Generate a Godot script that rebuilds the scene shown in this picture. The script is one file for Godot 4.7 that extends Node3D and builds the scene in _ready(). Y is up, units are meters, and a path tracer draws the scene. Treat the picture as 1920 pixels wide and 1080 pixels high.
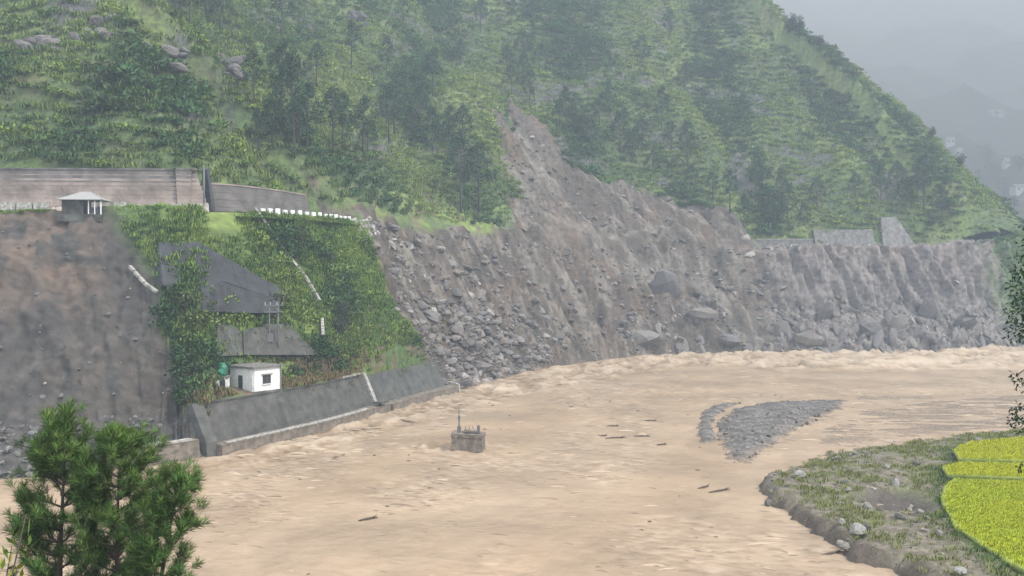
extends Node3D
# A flooded mountain river below a landslide. x right, y up, -z into the valley; metres; water level y = 0.
const EYE := 18.5

var rng := RandomNumberGenerator.new()
var nz := FastNoiseLite.new()      # smooth fractal noise, unit frequency
var rg := FastNoiseLite.new()      # ridged noise
var names := {}
var M := {}
# knots of the far bank: foot at the water, and outer lip of the road above (x, y, z)
var SH := [Vector3(-140, 0, -66), Vector3(-75, 0, -76), Vector3(-47, 0, -82), Vector3(-36, 0, -88.5), Vector3(-32, 0, -93), Vector3(-23.7, 0, -109.5), Vector3(-19, 0, -122.6), Vector3(-10.5, 0, -145.8), Vector3(-4, 0, -162), Vector3(4.3, 0, -180), Vector3(16, 0, -197), Vector3(31, 0, -213.6), Vector3(59, 0, -223), Vector3(86, 0, -223), Vector3(110, 0, -230), Vector3(133, 0, -240), Vector3(165, 0, -252), Vector3(230, 0, -265)]
var RD := [Vector3(-150, 27.2, -112), Vector3(-90, 27.2, -113), Vector3(-67, 27.2, -113), Vector3(-46, 27.2, -114), Vector3(-40, 27.3, -116), Vector3(-34, 27.7, -124), Vector3(-28.5, 28, -138), Vector3(-25, 28, -152), Vector3(-22.5, 27.8, -169), Vector3(-12.5, 27.5, -197), Vector3(2.5, 27.3, -218), Vector3(28, 27, -241), Vector3(55, 27, -253), Vector3(84, 27.1, -257), Vector3(110, 27.3, -259), Vector3(140, 29.2, -263), Vector3(170, 31, -278), Vector3(240, 33, -300)]
# foot line of the hill: follows the road, then turns back behind the spur
var FT := [Vector3(-400, 29, -125), Vector3(-150, 27.2, -112), Vector3(-90, 27.2, -113), Vector3(-67, 27.2, -113), Vector3(-46, 27.2, -114), Vector3(-40, 27.3, -116), Vector3(-34, 27.7, -124), Vector3(-28.5, 28, -138), Vector3(-25, 28, -152), Vector3(-22.5, 27.8, -169), Vector3(-12.5, 27.5, -197), Vector3(2.5, 27.3, -218), Vector3(28, 27, -241), Vector3(55, 27, -253), Vector3(84, 27.1, -257), Vector3(110, 27.3, -259), Vector3(138, 29, -262), Vector3(156, 30, -269), Vector3(172, 30, -286), Vector3(190, 30, -318), Vector3(204, 30, -360), Vector3(210, 30, -420), Vector3(205, 30, -520)]
var SLIDE := PackedVector2Array([Vector2(-27, -150), Vector2(-24, -161), Vector2(-19, -177), Vector2(-15, -189), Vector2(-12, -196), Vector2(-6, -206), Vector2(-1, -221), Vector2(1, -237), Vector2(-4, -257), Vector2(2, -280), Vector2(8, -279), Vector2(17, -264), Vector2(30, -265), Vector2(45, -268), Vector2(59, -266), Vector2(71, -259), Vector2(70, -240), Vector2(0, -180)])
var seen_ground := {}              # 16-pixel cells of the view -> terrain points seen there


func _ready() -> void:
	rng.seed = 7
	var cam := Camera3D.new()
	cam.name = "camera"
	cam.fov = 35.97
	cam.near = 0.3
	cam.far = 4000.0
	cam.position = Vector3(0, EYE, 0)
	cam.rotation.x = -0.0096
	add_child(cam)
	cam.current = true
	var env := Environment.new()
	env.background_mode = Environment.BG_SKY
	var sky := Sky.new()
	var sm := ProceduralSkyMaterial.new()
	sm.sky_top_color = Color(0.815, 0.825, 0.83)
	sm.sky_horizon_color = Color(0.765, 0.79, 0.825)
	sm.sky_curve = 0.25
	sm.sky_energy_multiplier = 1.05
	sm.ground_horizon_color = Color(0.74, 0.77, 0.84)
	sm.ground_bottom_color = Color(0.30, 0.30, 0.28)
	sm.sun_angle_max = 1.0
	sky.sky_material = sm
	env.sky = sky
	env.background_energy_multiplier = 1.0
	env.tonemap_mode = Environment.TONE_MAPPER_LINEAR
	env.tonemap_exposure = 3.85
	env.fog_enabled = true
	env.fog_density = 0.0007
	env.fog_light_color = Color(0.86, 0.93, 1.0)
	env.sdfgi_enabled = true
	env.ssao_enabled = true
	env.ssil_enabled = true
	var we := WorldEnvironment.new()
	we.name = "world_environment"
	we.environment = env
	add_child(we)
	var sun := DirectionalLight3D.new()
	sun.name = "daylight"
	sun.light_energy = 0.5
	sun.light_angular_distance = 11.0
	sun.light_color = Color(1.0, 0.97, 0.92)
	sun.rotation_degrees = Vector3(-50, 62, 0)
	sun.shadow_enabled = true
	add_child(sun)

	nz.noise_type = FastNoiseLite.TYPE_SIMPLEX_SMOOTH
	nz.seed = 11
	nz.frequency = 1.0
	nz.fractal_type = FastNoiseLite.FRACTAL_FBM
	nz.fractal_octaves = 3
	rg.noise_type = FastNoiseLite.TYPE_SIMPLEX_SMOOTH
	rg.seed = 5
	rg.frequency = 1.0
	rg.fractal_type = FastNoiseLite.FRACTAL_RIDGED
	rg.fractal_octaves = 3
	materials()
	# ---- the setting
	far_bank()
	hillside()
	scar()
	mountain()
	river()
	near_ground()
	terrace()
	gravel_bars()
	road()
	# ---- built things
	river_walls()
	breast_walls()
	road_walls()
	hut()
	small_structures()
	# ---- rocks and plants
	rocks()
	ground_cover()
	trees()
	foreground()
	ripples()
	driftwood()
	var fog := FogVolume.new()             # thicker mist in the valley behind the spur
	fog.name = "valley_mist"
	fog.shape = RenderingServer.FOG_VOLUME_SHAPE_BOX
	fog.size = Vector3(1300, 420, 1100)
	fog.position = Vector3(560, 190, -930)
	var fm := FogMaterial.new()
	fm.density = 0.0036
	fm.albedo = Color(0.96, 0.97, 1.0)
	fog.material = fm
	fog.set_meta("kind", "stuff")
	add_child(fog)
	env.volumetric_fog_enabled = true
	env.volumetric_fog_density = 0.0


# ------------------------------------------------------------------ helpers
func numbered(called: String) -> String:
	var n: int = names.get(called, 0)
	names[called] = n + 1
	return called if n == 0 else "%s_%03d" % [called, n]

func tag(o: Node, label: String, category: String, group := "") -> void:
	o.set_meta("label", label)
	o.set_meta("category", category)
	if group != "":
		o.set_meta("group", group)

func thing(called: String, label: String, category: String, at := Vector3.ZERO, turn := 0.0, group := "") -> Node3D:
	var o := Node3D.new()
	o.name = numbered(called)
	add_child(o)
	o.position = at
	o.rotation.y = turn
	tag(o, label, category, group)
	return o

func put(called: String, mesh: Mesh, mat: Material, parent: Node = self) -> MeshInstance3D:
	var o := MeshInstance3D.new()
	o.mesh = mesh
	o.material_override = mat
	o.name = numbered(called) if parent == self else called
	parent.add_child(o, true)
	return o

func structure(called: String, mesh: Mesh, mat: Material) -> MeshInstance3D:
	var o := put(called, mesh, mat)
	o.set_meta("kind", "structure")
	return o

func begin(flat := true) -> SurfaceTool:
	var st := SurfaceTool.new()
	st.begin(Mesh.PRIMITIVE_TRIANGLES)
	st.set_smooth_group(-1 if flat else 0)
	return st

func done(st: SurfaceTool) -> ArrayMesh:
	st.generate_normals()
	return st.commit()

func quad(st: SurfaceTool, a: Vector3, b: Vector3, c: Vector3, d: Vector3) -> void:
	for p in [a, b, c, a, c, d]:
		st.add_vertex(p)

func box(st: SurfaceTool, at: Vector3, size: Vector3, basis := Basis()) -> void:
	var h := size * 0.5
	var p := []
	for k in 8:
		p.append(at + basis * Vector3(h.x * (1 if k & 1 else -1), h.y * (1 if k & 2 else -1), h.z * (1 if k & 4 else -1)))
	for f in [[0, 2, 3, 1], [4, 5, 7, 6], [0, 4, 6, 2], [1, 3, 7, 5], [2, 6, 7, 3], [0, 1, 5, 4]]:
		quad(st, p[f[3]], p[f[2]], p[f[1]], p[f[0]])

func box_mesh(at: Vector3, size: Vector3, basis := Basis()) -> ArrayMesh:
	var st := begin()
	box(st, at, size, basis)
	return done(st)

func tube(st: SurfaceTool, pts: Array, radii: Array, sides := 7) -> void:
	var rings := []
	for i in pts.size():
		var dir: Vector3 = (pts[mini(i + 1, pts.size() - 1)] - pts[maxi(i - 1, 0)]).normalized()
		var s := dir.cross(Vector3.RIGHT if absf(dir.x) < 0.8 else Vector3.UP).normalized()
		var t := dir.cross(s)
		var ring := []
		for k in sides:
			var a := TAU * k / sides
			ring.append(pts[i] + (s * cos(a) + t * sin(a)) * radii[i])
		rings.append(ring)
	loft(st, rings, true)

func loft(st: SurfaceTool, rings: Array, closed := true) -> void:
	var n: int = rings[0].size()
	for i in rings.size() - 1:
		for k in (n if closed else n - 1):
			var j := (k + 1) % n
			quad(st, rings[i][k], rings[i][j], rings[i + 1][j], rings[i + 1][k])
	if closed:
		for k in range(1, n - 1):
			for p in [rings[0][0], rings[0][k + 1], rings[0][k]]:
				st.add_vertex(p)
			var e = rings[-1]
			for p in [e[0], e[k], e[k + 1]]:
				st.add_vertex(p)

func grid_mesh(v: PackedVector3Array, c: PackedColorArray, w: int, keep := PackedByteArray()) -> ArrayMesh:
	var idx := PackedInt32Array()
	var h := v.size() / w
	for j in h - 1:
		for i in w - 1:
			var a := j * w + i
			if keep.size() and (keep[a] == 0 or keep[a + 1] == 0 or keep[a + w] == 0 or keep[a + w + 1] == 0):
				continue
			idx.append_array([a, a + w, a + 1, a + 1, a + w, a + w + 1])
	var arr := []
	arr.resize(Mesh.ARRAY_MAX)
	arr[Mesh.ARRAY_VERTEX] = v
	if c.size():
		arr[Mesh.ARRAY_COLOR] = c
	arr[Mesh.ARRAY_INDEX] = idx
	var st := SurfaceTool.new()
	st.create_from_arrays(arr)
	st.generate_normals()
	return st.commit()

func copies(called: String, mesh: Mesh, mat: Material, xf: Array, cols: Array, parent: Node = self) -> MultiMeshInstance3D:
	var m := MultiMesh.new()
	m.transform_format = MultiMesh.TRANSFORM_3D
	m.use_colors = cols.size() > 0
	m.mesh = mesh
	m.instance_count = xf.size()
	for i in xf.size():
		m.set_instance_transform(i, xf[i])
		if cols.size():
			m.set_instance_color(i, cols[i])
	var o := MultiMeshInstance3D.new()
	o.multimesh = m
	o.material_override = mat
	o.name = numbered(called) if parent == self else called
	o.set_meta("kind", "stuff")
	parent.add_child(o, true)
	return o

func curve(k: Array, u: float) -> Vector3:
	u = clampf(u, 0.0, k.size() - 1.001)
	var i := int(u)
	var a: Vector3 = k[maxi(i - 1, 0)]
	var b: Vector3 = k[i]
	var c: Vector3 = k[i + 1]
	var d: Vector3 = k[mini(i + 2, k.size() - 1)]
	return b.cubic_interpolate(c, a, d, u - i)

func inland(k: Array, u: float) -> Vector3:
	var t := curve(k, u + 0.05) - curve(k, u - 0.05)
	return Vector3(t.z, 0, -t.x).normalized()

func step(a: float, b: float, x: float) -> float:
	return smoothstep(a, b, x)

func rand(a: float, b: float) -> float:
	return rng.randf_range(a, b)

func tint(c: Color, k: float) -> Color:
	return Color(c.r * k, c.g * k, c.b * k)

func remember(p: Vector3) -> void:
	var d := -p.z
	var key := Vector2i(int((960.0 + 1663.0 * p.x / d) / 16.0), int((524.0 + 1663.0 * (EYE - p.y) / d) / 16.0))
	if key.x < -8 or key.x > 128 or key.y < -12 or key.y > 68:
		return
	if not seen_ground.has(key) or seen_ground[key].z < p.z - 3.0:
		seen_ground[key] = p

# the terrain point that a viewer on the near bank sees in a direction (given on a 1920 x 1080 field of view)
func ground(px: float, py: float) -> Vector3:
	var best := Vector3(0, -99, -200)
	var bd := 1e9
	for r in [1, 3, 6]:
		for i in range(-r, r + 1):
			for j in range(-r, r + 1):
				var key := Vector2i(int(px / 16.0) + i, int(py / 16.0) + j)
				if seen_ground.has(key):
					var p: Vector3 = seen_ground[key]
					var q := Vector2(960.0 - 1663.0 * p.x / p.z, 524.0 - 1663.0 * (EYE - p.y) / p.z)
					var e := q.distance_squared_to(Vector2(px, py))
					if e < bd:
						bd = e
						best = p
		if bd < 1e8:
			break
	return best

func seen_at(px: float, py: float, d: float) -> Vector3:
	return Vector3((px - 960.0) / 1663.0 * d, EYE + (524.0 - py) / 1663.0 * d, -d)

func px_of(p: Vector3) -> Vector2:
	return Vector2(960.0 - 1663.0 * p.x / p.z, 524.0 - 1663.0 * (EYE - p.y) / p.z)


# ------------------------------------------------------------------ materials
func noise_tex(freq: float, lo: float, hi: float, oct := 5, sd := 1, ridged := false) -> NoiseTexture2D:
	var n := FastNoiseLite.new()
	n.seed = sd
	n.noise_type = FastNoiseLite.TYPE_SIMPLEX_SMOOTH
	n.frequency = freq
	n.fractal_type = FastNoiseLite.FRACTAL_RIDGED if ridged else FastNoiseLite.FRACTAL_FBM
	n.fractal_octaves = oct
	var t := NoiseTexture2D.new()
	t.width = 512
	t.height = 512
	t.seamless = true
	t.noise = n
	var g := Gradient.new()
	g.offsets = PackedFloat32Array([0.15, 0.85])
	g.colors = PackedColorArray([Color(lo, lo, lo), Color(hi, hi, hi)])
	t.color_ramp = g
	return t

func bump_tex(freq: float, strength: float, oct := 5, sd := 1, ridged := false) -> NoiseTexture2D:
	var t := noise_tex(freq, 0, 1, oct, sd, ridged)
	t.color_ramp = null
	t.as_normal_map = true
	t.bump_strength = strength
	return t

func mat(called: String, c: Color, rough := 0.9, tex: Texture2D = null, metres := 4.0, bump: Texture2D = null, vertex := false) -> StandardMaterial3D:
	var m := StandardMaterial3D.new()
	m.resource_name = called
	m.albedo_color = c.linear_to_srgb()
	m.roughness = rough
	m.vertex_color_use_as_albedo = vertex
	if tex:
		m.albedo_texture = tex
	if bump:
		m.normal_enabled = true
		m.normal_texture = bump
	if tex or bump:
		m.uv1_triplanar = true
		m.uv1_world_triplanar = true
		m.uv1_scale = Vector3.ONE / metres
	M[called] = m
	return m

func materials() -> void:
	var t_soil := noise_tex(0.012, 0.62, 1.0, 6, 3)
	var b_soil := bump_tex(0.014, 9.0, 6, 3)
	mat("soil", Color.WHITE, 0.92, t_soil, 11.0, b_soil, true)
	mat("hill_ground", Color.WHITE, 0.95, noise_tex(0.02, 0.55, 1.0, 5, 9), 14.0, bump_tex(0.02, 10.0, 5, 9), true)
	mat("rock", Color.WHITE, 0.85, noise_tex(0.02, 0.66, 1.0, 6, 21), 3.0, bump_tex(0.03, 8.0, 5, 22), true)
	var t_conc := noise_tex(0.008, 0.6, 1.0, 5, 31)
	mat("concrete", Color(0.088, 0.085, 0.080), 0.9, t_conc, 7.0, bump_tex(0.05, 3.0, 4, 32))
	mat("concrete_weathered", Color(0.19, 0.18, 0.175), 0.9, t_conc, 7.0, bump_tex(0.05, 3.0, 4, 39))
	mat("concrete_stained", Color(0.095, 0.096, 0.09), 0.9, t_conc, 9.0, bump_tex(0.05, 3.0, 4, 33))
	mat("concrete_pale", Color(0.42, 0.40, 0.37), 0.85, t_conc, 3.0)
	mat("concrete_muddy", Color(0.20, 0.165, 0.135), 0.8, t_conc, 4.0)
	mat("slate_wall", Color(0.040, 0.043, 0.052), 0.8, t_conc, 6.0, bump_tex(0.03, 5.0, 4, 34))
	mat("masonry", Color(0.31, 0.25, 0.22), 0.9, noise_tex(0.008, 0.68, 1.0, 4, 35), 17.0, bump_tex(0.03, 2.5, 4, 36))
	mat("masonry_dark", Color(0.15, 0.135, 0.13), 0.9, noise_tex(0.008, 0.68, 1.0, 4, 37), 13.0, bump_tex(0.03, 2.5, 4, 38))
	mat("whitewash", Color(0.72, 0.72, 0.72), 0.8, noise_tex(0.01, 0.86, 1.0, 4, 41), 3.0)
	mat("roof_slab", Color(0.19, 0.18, 0.17), 0.9, t_conc, 2.0)
	mat("dark_opening", Color(0.02, 0.02, 0.022), 0.6)
	mat("green_tank", Color(0.01, 0.10, 0.055), 0.45)
	mat("green_lid", Color(0.05, 0.32, 0.2), 0.5)
	mat("house_wall", Color(0.45, 0.45, 0.46), 0.8)
	mat("tin", Color(0.27, 0.265, 0.26), 0.5, noise_tex(0.02, 0.75, 1.0, 4, 43), 2.0)
	mat("steel", Color(0.10, 0.10, 0.105), 0.6)
	mat("paint_white", Color(0.74, 0.74, 0.72), 0.7)
	mat("tyre", Color(0.02, 0.02, 0.02), 0.9)
	mat("glass", Color(0.03, 0.035, 0.04), 0.15)
	mat("asphalt", Color(0.10, 0.095, 0.09), 0.9, t_soil, 5.0)
	mat("bark", Color(0.06, 0.045, 0.035), 0.95)
	mat("bark_far", Color(0.05, 0.045, 0.04), 0.95)
	mat("wet_wood", Color(0.07, 0.05, 0.035), 0.7)
	var lf := mat("leaf", Color.WHITE, 0.7, null, 1.0, null, true)
	lf.metallic_specular = 0.25
	lf.backlight_enabled = true
	lf.backlight = Color(0.7, 0.7, 0.4)
	var wt := mat("water", Color.WHITE, 0.45, noise_tex(0.006, 0.86, 1.0, 5, 51), 37.0, bump_tex(0.022, 2.0, 6, 52), true)
	wt.metallic_specular = 0.4
	mat("mud", Color.WHITE, 0.8, noise_tex(0.02, 0.66, 1.0, 6, 55), 5.0, bump_tex(0.04, 8.0, 5, 56), true)


# ------------------------------------------------------------------ the far bank
func wedge(u: float, v: float) -> float:      # 1 where the planted slope stands between the cliff and the slide
	var left := 4.0 - 1.45 * pow(clampf(v, 0, 1), 0.9) + 0.12 * nz.get_noise_2d(v * 5.0, 3.0)
	var right := 6.95 - 0.35 * sin(clampf(v, 0, 1) * PI) + 0.1 * nz.get_noise_2d(v * 6.0, 8.0)
	return step(left - 0.12, left + 0.12, u) * (1.0 - step(right - 0.06, right + 0.12, u))

func rise(u: float, v: float) -> float:       # height of the bank, as a share of the road's height
	var cliff := lerpf(0.13 * v / 0.3, 0.13 + (v - 0.3) / 0.58 * 0.83, step(0.2, 0.4, v))
	cliff = minf(cliff, 0.96 + 0.04 * v)
	var wall := 5.15 / 28.0
	var te := lerpf(0.44, 0.10, step(4.8, 6.4, u))
	var w := wall + 0.03 * v / te
	if v > te:
		w = lerpf(wall + 0.03, 1.0, pow((v - te) / (1.0 - te), 0.9))
	w = lerpf(-0.06, w, step(0.135, 0.165, v))
	var slide := lerpf(pow(v, 1.12), v, 0.4)
	var scarp := lerpf(0.36 * v / 0.5, 0.36 + 0.60 * (v - 0.5) / 0.2, step(0.44, 0.56, v))
	scarp = minf(scarp, 0.95 + 0.05 * v)
	var k := step(11.7, 12.9, u)
	var ww := wedge(u, v) * step(3.9, 4.05, u)
	var top_w := wedge(u, v) * (1.0 - step(3.9, 4.05, u))
	var f := lerpf(slide, cliff, 1.0 - step(6.4, 7.1, u))
	f = lerpf(f, scarp, k)
	f = lerpf(f, w, ww)
	f = lerpf(f, cliff + 0.02, top_w)
	return f + 0.115 * step(3.2, 3.9, u) * (1.0 - step(4.0, 4.1, u)) * step(0.05, 0.14, v) * (1.0 - step(0.4, 0.9, v))

func slide_relief(u: float, h: float, x: float, z: float) -> float:   # rills, chutes and steps of the slide; h = 0 at the water, 1 at the lost road
	var a := u * 24.0 + h * 6.0
	var y := nz.get_noise_2d(a * 0.055, h * 1.6 + 30.0) * 3.4
	y += rg.get_noise_2d(a * 0.10, h * 0.9) * 1.5 + rg.get_noise_2d(a * 0.26 + 7.0, h * 2.4) * 1.3 + rg.get_noise_2d(a * 0.62 + 3.0, h * 5.0) * 0.55
	y += nz.get_noise_2d(x * 0.22, z * 0.22) * 1.1 + nz.get_noise_2d(x * 0.75, z * 0.75) * 0.55
	for g in [[10.3, 0.4, 0.06, 3.6], [9.5, 1.0, 0.05, 1.8], [8.6, 0.9, 0.07, 1.7], [11.0, 0.5, 0.045, 2.0], [11.55, 0.3, 0.05, 2.2], [12.1, 0.2, 0.05, 2.4]]:
		var c: float = g[0] + g[1] * (1.0 - h) + 0.10 * sin(h * 7.0 + g[0])
		y -= g[3] * exp(-pow((u - c) / g[2], 2.0)) * step(0.12, 0.4, h) * (1.0 - step(1.6, 2.4, h))
	return y

func bank(u: float, v: float) -> Vector3:
	var a := curve(SH, u)
	var b := curve(RD, u)
	var n := inland(RD, u)
	if v > 1.0:
		var out := v - 1.0                     # metres beyond the lip
		var broken := step(6.75, 7.1, u) * (1.0 - step(12.4, 12.75, u))
		var p0 := b + n * out
		p0.y = b.y + out * 0.92 * broken
		if broken > 0.0:
			p0.y = lerpf(p0.y, scar_height(p0.x, p0.z, 9.0 if out < 1.5 else edge_distance(SLIDE, Vector2(p0.x, p0.z)) + 3.0), broken)
		return p0
	var p := a.lerp(b, v)
	p.y = rise(u, v) * b.y
	if v <= 0.0:
		p -= n * 2.0
		p.y = -1.5
		return p
	var arc := u * 24.0
	var k := wedge(u, v) * step(3.9, 4.1, u)
	var fade := step(0.0, 0.1, v) * (1.0 - step(0.93, 1.0, v))
	var lump := nz.get_noise_3d(p.x * 0.09, p.y * 0.09, p.z * 0.09) * 1.6 + nz.get_noise_3d(p.x * 0.35, p.y * 0.35, p.z * 0.35) * 0.55
	var rib := rg.get_noise_2d(arc * 0.075, v * 0.9 + u * 0.3) * 1.5 + rg.get_noise_2d(arc * 0.22, v * 2.2) * 0.7
	var in_slide := step(6.8, 7.3, u) * (1.0 - step(11.9, 12.6, u))
	var amount := lump * 0.8 + rib * 0.85
	var left := 1.0 - step(3.9, 4.2, u)
	amount = lerpf(amount, lump * 0.5 + rg.get_noise_2d(arc * 0.09, p.y * 0.05) * 0.9 + nz.get_noise_3d(p.x * 0.6, p.y * 0.9, p.z * 0.6) * 0.35 + rg.get_noise_2d(arc * 0.35, p.y * 0.05 + 3.0) * 0.6 - 0.2, left)
	var right := step(12.0, 12.8, u)
	var skew := arc * 0.13 + p.y * 0.035 + 0.8 * nz.get_noise_2d(arc * 0.02, v * 1.5)
	amount = lerpf(amount, lump * 0.9 + rg.get_noise_2d(skew, v * 0.45 + 7.0) * 2.8 + rg.get_noise_2d(arc * 0.55, v * 0.9 + 2.0) * 0.9 + rg.get_noise_2d(skew * 2.0 - p.y * 0.05, v * 0.9 + arc * 0.03) * 1.6, right)
	amount = lerpf(amount, lump * 0.35 * step(0.18, 0.3, v), k)
	amount *= 1.0 - in_slide
	var q := p
	p -= n * amount * fade * 0.8
	p.y += amount * fade * 0.5
	p.y += in_slide * step(0.0, 0.08, v) * slide_relief(u, v, q.x, q.z)
	if v > 0.9 and k < 0.5:                    # crumbled lip
		p += n * (0.6 + nz.get_noise_2d(arc * 0.3, 4.0) * 1.2) * step(0.9, 1.0, v) * (1.0 - in_slide) * step(12.0, 12.6, u)
	return p

func bank_color(u: float, v: float, p: Vector3) -> Color:
	var a := nz.get_noise_3d(p.x * 0.05, p.y * 0.05, p.z * 0.05)
	var b := nz.get_noise_3d(p.x * 0.2 + 40.0, p.y * 0.2, p.z * 0.2)
	var fall := nz.get_noise_2d(u * 5.0 + v * 1.2, v * 1.6 + 3.0) + 0.5 * nz.get_noise_2d(u * 14.0 + v * 3.0, v * 4.0)
	var slide := Color(0.106, 0.086, 0.071).lerp(Color(0.137, 0.097, 0.073), step(-0.2, 0.4, a))
	slide = slide.lerp(Color(0.215, 0.190, 0.165), step(0.05, 0.4, fall) * 0.85).lerp(Color(0.057, 0.046, 0.039), step(0.1, 0.45, -fall) * 0.6)
	slide = slide.lerp(Color(0.067, 0.056, 0.048), step(0.1, 0.45, b) * 0.6)
	var cliff := Color(0.062, 0.056, 0.054).lerp(Color(0.080, 0.070, 0.062), step(-0.3, 0.3, a))
	cliff = cliff.lerp(Color(0.050, 0.047, 0.050), step(0.05, 0.35, b) * 0.45)
	cliff = cliff.lerp(Color(0.042, 0.038, 0.04), step(0.2, 0.5, nz.get_noise_2d(u * 9.0, p.y * 0.06 + 9.0)) * 0.35)
	cliff = cliff.lerp(Color(0.135, 0.098, 0.078), step(0.5, 0.7, v) * (1.0 - step(0.9, 1.0, v)) * (1.0 - step(2.4, 2.8, u)) * step(-0.35, 0.1, b))
	var scarp := Color(0.215, 0.190, 0.182).lerp(Color(0.265, 0.205, 0.185), step(0.55, 0.85, v) * step(-0.3, 0.2, a))
	scarp = scarp.lerp(Color(0.12, 0.112, 0.115), step(0.12, 0.4, b) * 0.6)
	var c := cliff.lerp(slide, step(6.5, 7.0, u)).lerp(scarp, step(12.0, 13.0, u))
	var green := Color(0.10, 0.16, 0.045).lerp(Color(0.20, 0.27, 0.065), step(-0.2, 0.3, a))
	var plant := maxf(wedge(u, v), step(14.9, 15.3, u + 0.25 * b + 0.15 * v))
	if v > 1.0:
		var broken := step(6.75, 7.1, u) * (1.0 - step(12.4, 12.75, u))
		if broken > 0.5 and u < 10.5 and not Geometry2D.is_point_in_polygon(Vector2(p.x + b * 4.0, p.z + a * 4.0), SLIDE):
			slide = green.lerp(Color(0.15, 0.12, 0.075), step(0.0, 0.3, b))
		return slide.lerp(Color(0.12, 0.11, 0.10), 1.0 - broken).lerp(green, step(14.9, 15.3, u))
	if u > 4.0 and v < 0.45:                    # bare earth round the hut
		plant *= 1.0 - step(0.15, 0.35, b + 0.2)
		c = c.lerp(Color(0.16, 0.11, 0.075), wedge(u, v))
	return c.lerp(green, plant)

func far_bank() -> void:
	var rows := PackedFloat32Array()
	for j in 141:
		rows.append(j / 140.0)
	for j in 8:
		rows.append(1.0 + (j + 1) * 1.3)
	var us := 641
	var v := PackedVector3Array()
	var c := PackedColorArray()
	for r in rows:
		for i in us:
			var u := 0.4 + 16.4 * i / (us - 1.0)
			var p := bank(u, r)
			v.append(p)
			c.append(bank_color(u, r, p))
			remember(p)
	structure("river_bank", grid_mesh(v, c, us), M.soil)


# ------------------------------------------------------------------ the hill above the road
func foot(x: float, z: float) -> Vector3:    # (distance uphill of the foot line, its height, position along it)
	var best := 1e12
	var out := Vector3()
	var p := Vector2(x, z)
	for i in FT.size() - 1:
		var a := Vector2(FT[i].x, FT[i].z)
		var e := Vector2(FT[i + 1].x, FT[i + 1].z) - a
		var t := clampf((p - a).dot(e) / e.length_squared(), 0, 1)
		var r := p - a - e * t
		var q := r.length_squared()
		if q < best:
			best = q
			var s := 1.0 if e.x * r.y - e.y * r.x < 0.0 else -1.0
			out = Vector3(sqrt(q) * s, lerpf(FT[i].y, FT[i + 1].y, t), i - 1 + t)
	return out

func whole_road(u: float) -> float:
	return 1.0 - step(6.7, 7.1, u) * (1.0 - step(12.4, 12.75, u))

func hill_height(f: Vector3, x: float, z: float) -> float:
	var dd := f.x
	var road := whole_road(f.z) * (1.0 - step(14.8, 15.6, f.z))
	var cut := (lerpf(5.9, 4.2, step(4.3, 4.8, f.z)) * (1.0 - step(5.9, 6.7, f.z)) + 3.0 * step(12.5, 12.8, f.z) * (1.0 - step(14.0, 14.6, f.z))) * step(8.7, 10.0, dd)
	var slope := lerpf(0.92, 1.06, clampf(x / 100.0, 0, 1))
	var y := f.y + cut + slope * maxf(0.0, dd - 7.0 * road - (2.0 if cut > 0.0 else 0.0)) * (1.0 - 0.0004 * dd)
	var far := step(8.0, 30.0, dd)
	y += far * (nz.get_noise_2d(x * 0.018, z * 0.018) * 7.0 + rg.get_noise_2d(x * 0.011 + 3.0, z * 0.011) * 3.0)
	y += step(7.0, 14.0, dd) * (nz.get_noise_2d(x * 0.08, z * 0.08) * 1.6 + nz.get_noise_2d(x * 0.3, z * 0.3) * 0.4)
	return y

var hill_pts := []       # [position, foot data, in the slide, rock]

func hillside() -> void:
	var w := 232
	var h := 190
	var s := 1.9
	var v := PackedVector3Array()
	var c := PackedColorArray()
	var keep := PackedByteArray()
	for j in h:
		for i in w:
			var x := -190.0 + i * s
			var z := -100.0 - j * s
			var f := foot(x, z)
			var p := Vector3(x, 0, z)
			var ok := f.x > 5.0 - 2.6 * step(15.0, 15.6, f.z) * 1.0
			keep.append(1 if ok else 0)
			var col := Color.BLACK
			if ok:
				p.y = hill_height(f, x, z)
				if f.x < 9.8:
					p.y -= 0.35 if whole_road(f.z) < 0.5 else 0.12
				var jig := Vector2(x + 4.0 * nz.get_noise_2d(x * 0.08, z * 0.08), z + 4.0 * nz.get_noise_2d(x * 0.08 + 50.0, z * 0.08))
				var slid := Geometry2D.is_point_in_polygon(jig, SLIDE)
				var a := nz.get_noise_2d(x * 0.025 + 9.0, z * 0.025)
				var b := nz.get_noise_2d(x * 0.12, z * 0.12 + 30.0)
				var rock := step(0.30, 0.42, nz.get_noise_2d(x * 0.035 + 70.0, p.y * 0.06) + 0.18 * b) * step(14.0, 22.0, f.x)
				col = Color(0.075, 0.125, 0.042).lerp(Color(0.16, 0.215, 0.058), step(-0.25, 0.3, a))
				col = col.lerp(Color(0.11, 0.085, 0.055), step(0.15, 0.4, b) * 0.5)
				col = col.lerp(Color(0.105, 0.10, 0.105), rock)
				if slid:
					p.y -= 1.6
					col = Color(0.19, 0.163, 0.152).lerp(Color(0.235, 0.18, 0.15), step(-0.2, 0.3, b)).lerp(Color(0.13, 0.12, 0.118), step(0.1, 0.4, a) * 0.5)
				remember(p)
				hill_pts.append([p, f, slid, rock])
			v.append(p)
			c.append(col)
	structure("hillside", grid_mesh(v, c, w, keep), M.hill_ground)

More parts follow.
